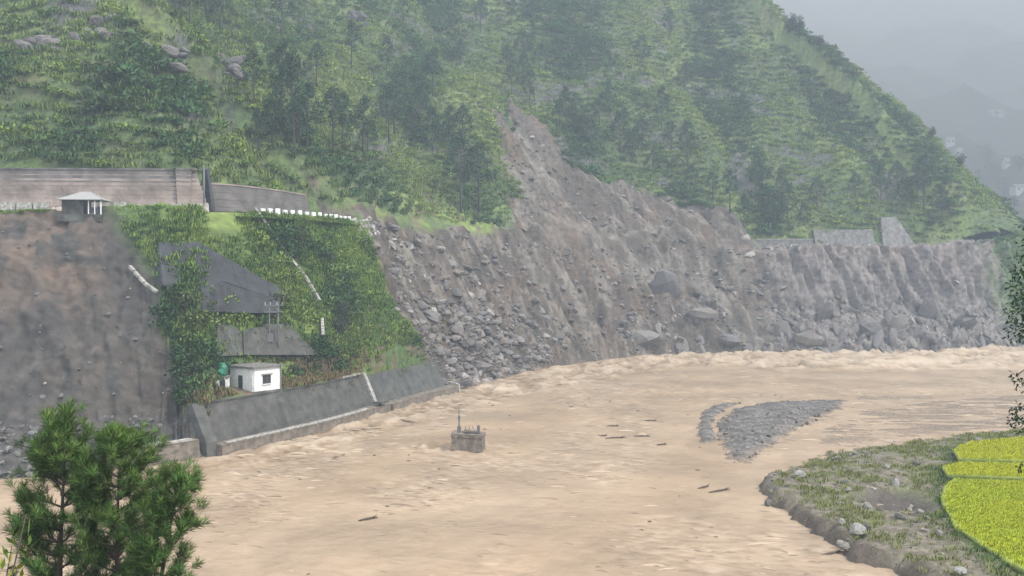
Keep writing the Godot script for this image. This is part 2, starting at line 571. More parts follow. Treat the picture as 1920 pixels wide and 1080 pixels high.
func valley_height(x: float, z: float) -> float:
	var d := -z
	var y := 27.0 + maxf(0.0, d - 290.0) * 0.17 + maxf(0.0, d - 420.0) * 0.17 + maxf(0.0, d - 700.0) * 0.10
	var k := step(300.0, 600.0, d)
	y += k * (nz.get_noise_2d(x * 0.004, z * 0.004) * 45.0 + rg.get_noise_2d(x * 0.006, z * 0.006) * 26.0)
	y += nz.get_noise_2d(x * 0.03, z * 0.03) * 3.5 * step(285.0, 310.0, d)
	return y

func scar_height(x: float, z: float, inside := 9.0) -> float:
	var f := foot(x, z)
	var y := hill_height(f, x, z)
	y += slide_relief(f.z, 1.0 + maxf(f.x, 0.0) / 32.0, x, z) * step(-2.0, 4.0, inside)
	return y

func scar() -> void:
	var w := 150
	var v := PackedVector3Array()
	var c := PackedColorArray()
	var keep := PackedByteArray()
	for j in 186:
		for i in w:
			var x := -31.0 + i * 0.72
			var z := -150.0 - j * 0.72
			var jig := Vector2(x + 4.0 * nz.get_noise_2d(x * 0.08, z * 0.08), z + 4.0 * nz.get_noise_2d(x * 0.08 + 50.0, z * 0.08))
			var e := edge_distance(SLIDE, jig)
			var f := foot(x, z)
			var ok := e > -2.5 and f.x > 4.0 and whole_road(f.z) < 0.6
			keep.append(1 if ok else 0)
			var p := Vector3(x, 0, z)
			var col := Color.BLACK
			if ok:
				p.y = scar_height(x, z, e) - 0.5 * step(0.0, 2.5, -e) - 0.25 * (1.0 - step(5.0, 11.0, f.x))
				var a := nz.get_noise_2d(x * 0.05 + 9.0, z * 0.05)
				var b := nz.get_noise_2d(x * 0.25, z * 0.25 + 30.0)
				var fall := nz.get_noise_2d(f.z * 5.0 + f.x * 0.02, f.x * 0.05 + 3.0) + 0.5 * nz.get_noise_2d(f.z * 14.0, f.x * 0.12)
				col = Color(0.106, 0.086, 0.071).lerp(Color(0.143, 0.100, 0.073), step(-0.2, 0.4, a)).lerp(Color(0.067, 0.056, 0.048), step(0.1, 0.45, b) * 0.6)
				col = col.lerp(Color(0.215, 0.190, 0.165), step(0.05, 0.4, fall) * 0.85).lerp(Color(0.057, 0.046, 0.039), step(0.1, 0.45, -fall) * 0.6)
				remember(p)
			v.append(p)
			c.append(col)
	structure("landslide_scar", grid_mesh(v, c, w, keep), M.soil)

func valley_spot(px: float, py: float) -> Vector3:   # where a line of sight meets the far valley side
	var d := 285.0
	while d < 1400.0:
		var p := seen_at(px, py, d)
		if valley_height(p.x, p.z) >= p.y:
			return p
		d += 2.0
	return seen_at(px, py, 1400.0)

func mountain() -> void:
	var w := 96
	var v := PackedVector3Array()
	var c := PackedColorArray()
	for j in 100:
		for i in w:
			var d := 268.0 + 3.0 * j + 0.105 * j * j
			var x := 20.0 + i * 13.0
			var z := -d
			v.append(Vector3(x, valley_height(x, z), z))
			var a := nz.get_noise_2d(x * 0.02, z * 0.02)
			c.append(Color(0.05, 0.07, 0.04).lerp(Color(0.10, 0.10, 0.06), step(-0.2, 0.4, a)))
	structure("distant_mountain", grid_mesh(v, c, w), M.hill_ground)


# ------------------------------------------------------------------ water and the near side
func from_line(k: Array, x: float, z: float) -> Vector2:   # (signed distance inland, metres along)
	var best := 1e12
	var out := Vector2()
	var p := Vector2(x, z)
	var along := 0.0
	for i in k.size() - 1:
		var a := Vector2(k[i].x, k[i].z)
		var e := Vector2(k[i + 1].x, k[i + 1].z) - a
		var l := e.length()
		var t := clampf((p - a).dot(e) / (l * l), 0, 1)
		var r := p - a - e * t
		var q := r.length_squared()
		if q < best:
			best = q
			out = Vector2(sqrt(q) * (1.0 if e.x * r.y - e.y * r.x < 0.0 else -1.0), along + t * l)
		along += l
	return out

func river() -> void:
	var w := 560
	var v := PackedVector3Array()
	var c := PackedColorArray()
	var keep := PackedByteArray()
	var z := -38.0
	while z > -290.0:
		for i in w:
			var x := -92.0 + i * 0.56
			if x < z * 0.72 - 6.0 or x > -z * 0.72 + 6.0:
				keep.append(1 if i % 4 >= 0 and absf(x) < 60.0 + absf(z) else 0)
				v.append(Vector3(x, -0.05, z))
				c.append(Color(0.310, 0.230, 0.162))
				continue
			var f := from_line(SH, x, z)
			var y := 0.0
			var col := Color(0.310, 0.230, 0.162)
			keep.append(1 if f.x < 4.0 else 0)
			if f.x < 4.0:
				var dist := -f.x
				var width := lerpf(9.0, 20.0, step(140.0, 215.0, f.y)) + 26.0 * step(215.0, 300.0, f.y)
				var rough := step(-1.0, 1.5, dist) * (1.0 - step(width * 0.75, width * 1.15, dist)) * step(95.0, 125.0, f.y)
				var bend := dist + 3.0 * nz.get_noise_2d(f.y * 0.03, 2.0)
				var wave := nz.get_noise_2d(f.y * 0.07, bend * 0.20) * 1.1 + nz.get_noise_2d(f.y * 0.22, bend * 0.6 + 9.0) * 0.55
				var chop := nz.get_noise_2d(f.y * 0.30, dist * 0.55 + 50.0) * 0.7
				var dash := nz.get_noise_2d(x * 0.45 - z * 0.12 + 70.0, z * 1.35 + x * 0.3)
				var patch := step(-0.02, 0.22, nz.get_noise_2d(x * 0.045 + 30.0, z * 0.028))
				var swell := nz.get_noise_2d(x * 0.16, z * 0.10) * 0.07
				y = wave * rough * lerpf(0.55, 1.7, step(8.0, 40.0, width)) + swell + chop * (0.03 + 0.10 * patch + 0.12 * rough)
				var rel := Vector2(x + 4.7, z + 95.8)
				var wake := exp(-pow((rel.x + 2.0) / 6.0, 2.0) - pow((rel.y + 2.0) / 5.0, 2.0))
				var ring := exp(-pow((rel.length() - 3.2) / 1.3, 2.0))
				y += ring * 0.15 + wake * (nz.get_noise_2d(x * 0.35, z * 0.7) * 0.7 + chop * 0.5)
				var crest := step(0.10, 0.35, wave * rough + 0.5 * chop * rough) + step(0.1, 0.4, wake * (wave + chop)) + step(0.32, 0.5, chop * patch) * 0.5
				var silt := step(-0.25, 0.35, nz.get_noise_2d(f.y * 0.012 + 5.0, dist * 0.05))
				col = col.lerp(Color(0.288, 0.205, 0.137), silt * 0.6)
				var shade_streak := nz.get_noise_2d(f.y * 0.035 + 3.0, bend * 0.28) + 0.5 * nz.get_noise_2d(f.y * 0.12, bend * 0.7)
				col = col.lerp(Color(0.20, 0.135, 0.078), step(-0.08, 0.2, shade_streak) * clampf(rough + wake, 0, 1) * 0.9)  # shade of the wave troughs painted into the water colour, streaked along the flow
				y += dash * (0.04 + 0.13 * patch)
				var fleck := dash
				col = col.lerp(Color(0.21, 0.15, 0.105), step(0.20, 0.36, fleck) * (0.25 + 0.5 * patch))
				col = col.lerp(Color(0.405, 0.320, 0.240), clampf(crest, 0, 0.9))
				col = col.lerp(Color(0.423, 0.342, 0.266), step(0.22, 0.38, -fleck) * 0.5 * patch)
			v.append(Vector3(x, y, z))
			c.append(col)
		z -= maxf(0.36, -z * 0.0052)
	structure("river", grid_mesh(v, c, w, keep), M.water)
	var st := begin(false)
	for q in [[-400.0, -93.0, 30.0, -300.0], [-93.0, 500.0, 30.0, -37.0], [218.0, 500.0, -37.0, -300.0]]:
		st.set_color(Color(0.310, 0.230, 0.162))
		quad(st, Vector3(q[0], -0.2, q[2]), Vector3(q[0], -0.2, q[3]), Vector3(q[1], -0.2, q[3]), Vector3(q[1], -0.2, q[2]))
	structure("river", done(st), M.water)

func near_ground() -> void:
	var v := PackedVector3Array()
	var c := PackedColorArray()
	for j in 60:
		for i in 110:
			var x := -110.0 + i * 2.2
			var z := 20.0 - j * 1.2
			var y := 16.9 + z * 0.42 + nz.get_noise_2d(x * 0.1, z * 0.1) * 0.5
			y = minf(y, 17.0)
			v.append(Vector3(x, y, z))
			c.append(Color(0.07, 0.08, 0.04).lerp(Color(0.12, 0.10, 0.07), step(-0.2, 0.3, nz.get_noise_2d(x * 0.2, z * 0.2))))
	structure("near_bank", grid_mesh(v, c, 110), M.hill_ground)

var TERRACE := PackedVector2Array([Vector2(21.2, -77.5), Vector2(24.8, -86), Vector2(32.4, -94.5), Vector2(40.5, -99), Vector2(48.5, -103.5), Vector2(58.7, -108.5), Vector2(69, -112), Vector2(85, -117), Vector2(150, -125), Vector2(150, -30), Vector2(28, -30), Vector2(26.5, -45), Vector2(25.2, -50), Vector2(24.4, -52.7), Vector2(22.8, -58), Vector2(21.8, -65.6), Vector2(20.9, -72)])
var PIT := PackedVector2Array([Vector2(27.5, -71.4), Vector2(30.3, -74.2), Vector2(32.8, -73.6), Vector2(33.3, -70.5), Vector2(31.9, -66.7), Vector2(30.0, -65.6), Vector2(28.6, -68.0)])
var PLOTS := [
	PackedVector2Array([Vector2(42.3, -83.4), Vector2(44.0, -88.0), Vector2(47.5, -92), Vector2(55, -95), Vector2(75, -96), Vector2(100, -95), Vector2(100, -79.5), Vector2(60, -81.5)]),
	PackedVector2Array([Vector2(38.2, -77.2), Vector2(39.3, -80.5), Vector2(42.0, -82.6), Vector2(60, -80.7), Vector2(100, -78.6), Vector2(100, -72.0), Vector2(60, -73.5)]),
	PackedVector2Array([Vector2(30.4, -53.5), Vector2(31.0, -61.5), Vector2(33.6, -69), Vector2(36.0, -73.5), Vector2(38.2, -76.3), Vector2(60, -72.6), Vector2(100, -71.2), Vector2(100, -40), Vector2(31, -40)])]

func edge_distance(poly: PackedVector2Array, p: Vector2) -> float:
	var best := 1e9
	for i in poly.size():
		best = minf(best, p.distance_to(Geometry2D.get_closest_point_to_segment(p, poly[i], poly[(i + 1) % poly.size()])))
	return best if Geometry2D.is_point_in_polygon(p, poly) else -best

func terrace_height(x: float, z: float) -> float:
	var p := Vector2(x + 0.9 * nz.get_noise_2d(x * 0.35, z * 0.35), z + 0.9 * nz.get_noise_2d(x * 0.35 + 20.0, z * 0.35))
	var e := edge_distance(TERRACE, p)
	var steep := 1.0 - step(-84.0, -80.0, -absf(z))   # cut bank below, beach above
	var wide := lerpf(7.0, 1.3, step(80.0, 85.0, -z) * -1.0 + 1.0)
	e += 0.5 * nz.get_noise_2d(x * 0.8, z * 0.8) + 0.9 * nz.get_noise_2d(x * 0.2, z * 0.2 + 5.0)
	var y := lerpf(-0.8, 1.0, step(-wide * 0.5, wide * 1.1, e))
	y += step(0.0, 2.0, e) * (nz.get_noise_2d(x * 0.25, z * 0.25) * 0.22 + nz.get_noise_2d(x * 0.9, z * 0.9) * 0.12) + 0.0 * steep
	var pit := edge_distance(PIT, Vector2(x, z))
	y -= step(-0.8, 1.2, pit) * (0.9 + 0.25 * nz.get_noise_2d(x * 0.8, z * 0.8))
	return y

var terrace_pts := []

func terrace() -> void:
	var w := 190
	var v := PackedVector3Array()
	var c := PackedColorArray()
	var keep := PackedByteArray()
	for j in 222:
		for i in w:
			var x := 18.0 + i * 0.4 + maxf(0.0, i - 100) * maxf(0.0, i - 100) * 0.008
			var z := -36.0 - j * 0.4
			var p := Vector3(x, 0, z)
			var e := edge_distance(TERRACE, Vector2(x, z))
			keep.append(1 if e > -3.0 else 0)
			var col := Color.BLACK
			if e > -3.0:
				p.y = terrace_height(x, z)
				var a := nz.get_noise_2d(x * 0.15, z * 0.15)
				var b := nz.get_noise_2d(x * 0.7, z * 0.7 + 9.0)
				col = Color(0.125, 0.105, 0.075).lerp(Color(0.20, 0.172, 0.13), step(-0.2, 0.35, b))
				col = col.lerp(Color(0.15, 0.165, 0.07), step(-0.2, 0.2, a) * 0.7 * step(1.5, 4.0, e))
				col = col.lerp(Color(0.085, 0.066, 0.05), (1.0 - step(0.5, 1.3, e + 0.5 * b)) * (1.0 - step(79.0, 84.0, -z)))
				var pit := edge_distance(PIT, Vector2(x, z))
				col = col.lerp(Color(0.075, 0.062, 0.052), step(-0.8, 0.6, pit))
				terrace_pts.append([p, e, pit, a])
			v.append(p)
			c.append(col)
	structure("river_terrace", grid_mesh(v, c, w, keep), M.mud)

func sheet(called: String, poly: PackedVector2Array, top: float, wide: float, cell: float, colors: Array, stretch := Vector2(1, 1), rough := 0.12) -> void:
	var r := Rect2(poly[0], Vector2.ZERO)
	for p in poly:
		r = r.expand(p)
	r = r.grow(2.0)
	var w := int(r.size.x / cell) + 2
	var h := int(r.size.y / cell) + 2
	var v := PackedVector3Array()
	var c := PackedColorArray()
	for j in h:
		for i in w:
			var q := r.position + Vector2(i, h - j - 1) * cell
			var e := edge_distance(poly, q + 0.7 * Vector2(nz.get_noise_2d(q.x * 0.5, q.y * 0.5), nz.get_noise_2d(q.x * 0.5 + 9.0, q.y * 0.5)))
			var n := nz.get_noise_2d(q.x * 0.3 * stretch.x, q.y * 0.3 * stretch.y)
			var y := lerpf(-0.5, top, step(-wide, wide, e)) + n * rough * 2.0 + nz.get_noise_2d(q.x * 1.1, q.y * 1.1) * rough * 0.6
			v.append(Vector3(q.x, y, q.y))
			var cc: Color = colors[0].lerp(colors[1], step(-0.25, 0.3, n + 0.5 * nz.get_noise_2d(q.x * 1.1 * stretch.x, q.y * 1.1)))
			c.append(Color(0.26, 0.19, 0.135).lerp(cc, step(0.02, 0.22, y)))
	structure(called, grid_mesh(v, c, w), M.mud)

var BARS := [PackedVector2Array([Vector2(23.4, -112.3), Vector2(26.6, -123.7), Vector2(30.2, -130.6), Vector2(35.0, -133.4), Vector2(31.5, -127.9), Vector2(28.3, -121.2), Vector2(25.4, -112.3), Vector2(23.6, -101.1), Vector2(21.4, -99.5), Vector2(22.0, -105.7)]),
	PackedVector2Array([Vector2(26.3, -113.8), Vector2(31.3, -125.6), Vector2(37.5, -132.7), Vector2(43.7, -134.5), Vector2(51.4, -135.1), Vector2(44.4, -122.0), Vector2(36.9, -111.7), Vector2(31.4, -102.3), Vector2(27.5, -95.2), Vector2(24.0, -89.5), Vector2(22.1, -88.5), Vector2(22.2, -92.8), Vector2(23.5, -100.6)])]

func gravel_bars() -> void:
	var grey := [Color(0.190, 0.172, 0.162), Color(0.080, 0.073, 0.070)]
	sheet("gravel_bar", BARS[0], 0.36, 1.1, 0.4, grey, Vector2(0.8, 1.6), 0.09)
	sheet("gravel_bar", BARS[1], 0.34, 2.4, 0.4, grey, Vector2(0.7, 2.0), 0.17)
	sheet("silt_flat", PackedVector2Array([Vector2(38.5, -110.3), Vector2(50.1, -126.3), Vector2(62.6, -134.5), Vector2(81.3, -141.9), Vector2(100, -143), Vector2(100, -118), Vector2(68.3, -110.3), Vector2(59.7, -109), Vector2(49.6, -104.5), Vector2(36.8, -97.5), Vector2(33.0, -96.5)]), 0.02, 1.5, 0.55, [Color(0.31, 0.235, 0.175), Color(0.155, 0.125, 0.098)], Vector2(0.28, 2.2), 0.15)
	sheet("silt_flat", PackedVector2Array([Vector2(52.8, -136.6), Vector2(64.4, -136.8), Vector2(67.5, -138.7), Vector2(54.6, -138.9)]), 0.25, 0.5, 0.45, [Color(0.24, 0.19, 0.15), Color(0.2, 0.165, 0.13)])

func road() -> void:
	for span in [[0.4, 6.85], [12.55, 16.7]]:
		var n := int((span[1] - span[0]) * 24.0)
		var v := PackedVector3Array()
		for i in n + 1:
			var u := lerpf(span[0], span[1], i / float(n))
			var b := curve(RD, u)
			var nn := inland(RD, u)
			var rag := 0.0 if span[0] < 1.0 else 0.9 + 0.8 * nz.get_noise_2d(u * 9.0, 1.0)
			for k in 2:
				var p := b + nn * (rag + 0.3 if k == 0 else 7.4)
				p.y = b.y + 0.1
				v.append(p)
		structure("road", grid_mesh(v, PackedColorArray(), 2), M.asphalt)
	var st := begin()
	for i in 46:                                # broken edge of the road slab overhanging the scarp
		var u := 12.62 + i * 0.05
		var w := 0.55 * nz.get_noise_2d(i * 0.6, 3.0) - 0.1
		if nz.get_noise_2d(i * 0.5, 20.0) > 0.28:
			continue
		var a := curve(RD, u) + Vector3(0, 0.06, 0)
		var b := curve(RD, u + 0.047) + Vector3(0, 0.06, 0)
		var n0 := inland(RD, u)
		loft(st, [[a + n0 * (w - 0.5), a + n0 * 3.0, a + n0 * 3.0 - Vector3(0, 0.55, 0), a + n0 * (w - 0.2) - Vector3(0, 0.55, 0)], [b + n0 * (w - 0.45), b + n0 * 3.0, b + n0 * 3.0 - Vector3(0, 0.55, 0), b + n0 * (w - 0.15) - Vector3(0, 0.55, 0)]])
	structure("road_slab", done(st), M.concrete_stained)


# ------------------------------------------------------------------ walls
func wall_along(u0: float, u1: float, n: int, profile: Array, k: Array = SH) -> ArrayMesh:   # profile: [inland offset, height above the curve's own height]
	var st := begin()
	var rings := []
	for i in n + 1:
		var u := lerpf(u0, u1, i / float(n))
		var b := curve(k, u)
		var nn := inland(k, u)
		var ring := []
		for q in profile:
			ring.append(b + nn * q[0] + Vector3(0, q[1], 0))
		rings.append(ring)
	loft(st, rings)
	return done(st)

func river_walls() -> void:
	var a := thing("river_wall", "long grey concrete flood wall along the river below the white hut", "wall")
	put("wall_face", wall_along(4.08, 6.02, 40, [[0.0, -1.5], [0.3, 1.0], [2.2, 5.1], [3.6, 5.1], [3.6, -1.5]]), M.concrete, a)
	put("footing", wall_along(4.06, 6.1, 40, [[-1.5, -1.5], [-1.3, 1.15], [0.12, 1.2], [0.12, -1.5]]), M.concrete_muddy, a)
	put("footing_cap", wall_along(4.1, 5.75, 34, [[-1.38, 1.153], [-1.38, 1.30], [-0.85, 1.32], [-0.85, 1.173]]), M.concrete_pale, a)
	put("coping", wall_along(4.08, 6.0, 34, [[2.1, 5.103], [2.1, 5.25], [2.7, 5.25], [2.7, 5.103]]), M.concrete, a)
	var b := thing("river_wall", "darker grey flood wall section right of the pale drain chute", "wall")
	put("wall_face", wall_along(6.06, 6.98, 22, [[-0.1, -1.5], [0.2, 0.9], [2.2, 5.0], [3.6, 5.0], [3.6, -1.5]]), M.concrete_stained, b)
	put("footing", wall_along(6.12, 7.03, 22, [[-1.7, -1.5], [-1.5, 1.0], [0.2, 1.1], [0.2, -1.5]]), M.concrete_muddy, b)
	put("end_face", wall_along(7.035, 7.06, 1, [[-1.75, -1.5], [-1.55, 1.25], [1.0, 1.8], [1.0, -1.5]]), M.concrete_pale, b)
	var c := thing("drain_chute", "pale concrete drain chute running down the river wall", "drain")
	put("chute_floor", wall_along(6.02, 6.055, 1, [[-0.1, 0.9], [2.0, 5.4], [2.6, 5.4], [1.0, 0.9]]), M.concrete_pale, c)
	put("outlet", wall_along(5.93, 6.045, 1, [[-1.7, 1.5], [-1.7, 1.75], [-0.5, 1.75], [-0.5, 1.5]]), M.concrete, c)
	put("channel_top", wall_along(5.7, 6.05, 6, [[2.15, 5.28], [2.15, 5.5], [2.7, 5.5], [2.7, 5.28]]), M.concrete_pale, c)
	var e := thing("wall_buttress", "broken end buttress of the flood wall beside the bare cliff", "wall")
	put("buttress_body", wall_along(3.96, 4.075, 4, [[-0.7, -1.5], [-0.4, 1.4], [1.8, 5.3], [2.4, 5.3], [2.4, -1.5]]), M.concrete_stained, e)
	var g := thing("low_wall", "low mud-stained wall at the foot of the bare cliff", "wall")
	put("wall_face", wall_along(2.55, 3.9, 26, [[-0.3, -1.5], [0.0, 1.9], [0.9, 1.9], [0.9, -1.5]]), M.concrete_muddy, g)
	put("coping", wall_along(2.75, 3.8, 20, [[-0.1, 1.903], [-0.1, 2.1], [0.7, 2.1], [0.7, 1.903]]), M.concrete_pale, g)

func patch_wall(o: Node3D, called: String, corners: Array, thick: float, m: Material, rows := 1) -> void:
	# a leaning wall between four ground points (bottom left, bottom right, top right, top left), built as horizontal lifts
	var bl: Vector3 = corners[0]
	var br: Vector3 = corners[1]
	var tr: Vector3 = corners[2]
	var tl: Vector3 = corners[3]
	var n := (br - bl).cross(tl - bl).normalized()
	if n.z < 0:
		n = -n
	for r in rows:
		var a := r / float(rows)
		var b := (r + 1.0) / rows - 0.015
		var off := n * (thick + 0.05 * (rows - r))
		var f := [bl.lerp(tl, a) + off, br.lerp(tr, a) + off, br.lerp(tr, b) + off, bl.lerp(tl, b) + off]
		var st := begin()
		loft(st, [[f[0] - n * (thick + 1.5), f[1] - n * (thick + 1.5), f[2] - n * (thick + 1.5), f[3] - n * (thick + 1.5)], f])
		put(called, done(st), m, o)

func breast_walls() -> void:
	var a := thing("breast_wall", "dark slate-coloured breast wall high on the planted slope", "wall")
	patch_wall(a, "wall_panel", [ground(302, 545), ground(395, 592), ground(375, 465), ground(288, 452)], 0.95, M.slate_wall, 2)
	patch_wall(a, "wall_panel", [ground(397, 590), ground(516, 585), ground(510, 545), ground(377, 464)], 0.9, M.slate_wall, 2)
	patch_wall(a, "wall_panel", [ground(372, 596), ground(425, 594), ground(420, 500), ground(360, 462)], 0.8, M.slate_wall, 1)
	var b := thing("breast_wall", "small grey sloping wall behind the white hut and the power pole", "wall")
	patch_wall(b, "wall_panel", [ground(455, 672), ground(588, 674), ground(532, 612), ground(452, 615)], 0.6, M.concrete, 1)
	var c := thing("breast_wall", "weathered grey wall patch left of the hut among the shrubs", "wall")
	patch_wall(c, "wall_panel", [ground(408, 665), ground(452, 676), ground(450, 615), ground(412, 612)], 0.35, M.concrete_stained, 1)

func road_walls() -> void:
	var a := thing("retaining_wall", "long brownish coursed retaining wall above the road at upper left", "wall")
	for r in 11:
		var y := 0.12 + r * 0.56
		var e := 7.3 + r * 0.10
		put("stone_course", wall_along(0.5, 4.62 - r * 0.022, 60, [[e, y], [e + 0.015 * (r % 2), y + 0.53], [e + 0.9, y + 0.53], [e + 0.9, y]], RD), M.masonry, a)
	put("core", wall_along(0.5, 4.4, 50, [[7.42, 0.1], [8.3, 6.2], [8.9, 6.2], [8.9, 0.1]], RD), M.masonry_dark, a)
	put("coping", wall_along(0.5, 4.42, 50, [[8.2, 6.3], [8.2, 6.55], [9.4, 6.55], [9.4, 6.3]], RD), M.masonry_dark, a)
	var rib := thing("wall_rib", "dark sloping stone rib closing the coursed wall at its right end", "wall")
	put("rib", wall_along(4.60, 4.66, 1, [[6.6, 0.1], [7.9, 6.5], [9.0, 6.5], [8.6, 0.1]], RD), M.slate_wall, rib)
	var b := thing("retaining_wall", "plain grey retaining wall behind the white parapet blocks", "wall")
	for r in 4:
		var y := 0.12 + r * 1.05
		var e := 7.3 + r * 0.16
		put("wall_lift", wall_along(4.68, 6.62 - 0.02 * r, 30, [[e, y], [e + 0.1, y + 1.02], [e + 1.0, y + 1.02], [e + 1.0, y]], RD), M.masonry_dark, b)
	put("coping", wall_along(4.68, 6.55, 30, [[7.8, 4.33], [7.8, 4.55], [9.0, 4.55], [9.0, 4.33]], RD), M.masonry, b)
	var c := thing("retaining_wall", "low grey wall behind the broken road, nearest the slide's right edge", "wall")
	put("wall_face", wall_along(12.62, 13.25, 12, [[7.3, 0.1], [7.8, 3.3], [8.8, 3.3], [8.8, 0.1]], RD), M.concrete_weathered, c)
	put("coping", wall_along(12.62, 13.25, 12, [[7.65, 3.303], [7.65, 3.5], [8.6, 3.5], [8.6, 3.303]], RD), M.concrete_pale, c)
	var d := thing("retaining_wall", "broad grey sloping wall above the middle of the broken road", "wall")
	put("wall_face", wall_along(13.28, 14.0, 12, [[7.2, 0.1], [9.6, 6.4], [10.9, 6.4], [10.9, 0.1]], RD), M.concrete_weathered, d)
	var e2 := thing("retaining_wall", "tall tapering grey wall buttress above the broken road's right part", "wall")
	var st := begin()
	var rings := []
	for q in [[14.07, 14.42, 6.8, 0.1], [14.14, 14.30, 12.6, 10.0]]:
		var ring := []
		for s in [[0, 0.0], [1, 0.0], [1, 3.5], [0, 3.5]]:
			var u: float = q[s[0]]
			ring.append(curve(RD, u) + inland(RD, u) * (q[2] + s[1]) + Vector3(0, q[3], 0))
		rings.append(ring)
	loft(st, rings)
	put("wall_face", done(st), M.concrete_weathered, e2)
	# white parapet blocks at the left end of the surviving road, and far right
	var proto: Node3D = null
	for i in 15:
		var u := 4.95 + i * 0.116
		var p := curve(RD, u) + inland(RD, u) * 0.45
		var t := curve(RD, u + 0.05) - curve(RD, u - 0.05)
		var lab := "white parapet block on the road edge, number %s from the left in the row" % ["one", "two", "three", "four", "five", "six", "seven", "eight", "nine", "ten", "eleven", "twelve", "thirteen", "fourteen", "fifteen"][i]
		var o: Node3D
		if proto == null:
			o = thing("parapet_block", lab, "parapet block", p, 0, "white parapet blocks above the planted slope")
			put("block", box_mesh(Vector3(0, 0.42, 0), Vector3(0.85, 0.8, 0.22)), M.paint_white, o)
			put("base", box_mesh(Vector3(0, -0.05, 0), Vector3(0.9, 0.2, 0.3)), M.concrete, o)
			proto = o
		else:
			o = copy(proto, p, lab)
		o.rotation.y = atan2(-t.z, t.x)
		o.scale = Vector3(0.85 + 0.06 * (i % 4), 0.85 + 0.08 * (i % 3), 1)
	for i in 8:
		var u := 14.75 + i * 0.07
		var p := curve(RD, u) + inland(RD, u) * 0.8
		var o := copy(proto, p, "white parapet block at the far right end of the broken road, %s of the row" % ["first", "second", "third", "fourth", "fifth", "sixth", "seventh", "eighth"][i])
		o.set_meta("group", "white parapet blocks at the far right")
		o.rotation.y = -0.1
		o.scale = Vector3(0.9, 1.2, 1)
	var low := thing("road_parapet", "chipped pale rubble parapet along the road below the coursed wall", "parapet")
	for i in 24:
		var u := 1.9 + i * 0.09
		if i == 5 or i == 11 or i == 17:
			continue
		var hgt := 0.55 + 0.3 * absf(nz.get_noise_2d(i * 3.7, 2.0))
		put("stone_block", wall_along(u, u + 0.08, 2, [[-0.05, -0.5], [0.0, hgt + 0.55], [0.5, hgt + 0.55], [0.55, -0.5]], RD), M.concrete_pale, low)
	var heap := thing("rubble_heap", "heap of pale pinkish rubble on the road at the left edge", "rubble")
	var rm := rock_mesh(3)
	for i in 44:
		var u := 1.75 + rand(0, 0.85)
		var p := curve(RD, u) + inland(RD, u) * rand(1.2, 5.5) + Vector3(0, rand(0.1, 0.6), 0)
		var o := put("stone", rm, M.pale_rubble if M.has("pale_rubble") else mat("pale_rubble", Color(0.33, 0.27, 0.24), 0.9), heap)
		o.transform = Transform3D(Basis.from_euler(Vector3(rand(0, 6), rand(0, 6), rand(0, 6))).scaled(Vector3.ONE * rand(0.25, 0.6)), p)

func copy(o: Node3D, at: Vector3, label: String) -> Node3D:
	var c: Node3D = o.duplicate()
	c.name = numbered(String(o.name).rstrip("0123456789").rstrip("_"))
	add_child(c)
	c.position = at
	c.set_meta("label", label)
	return c


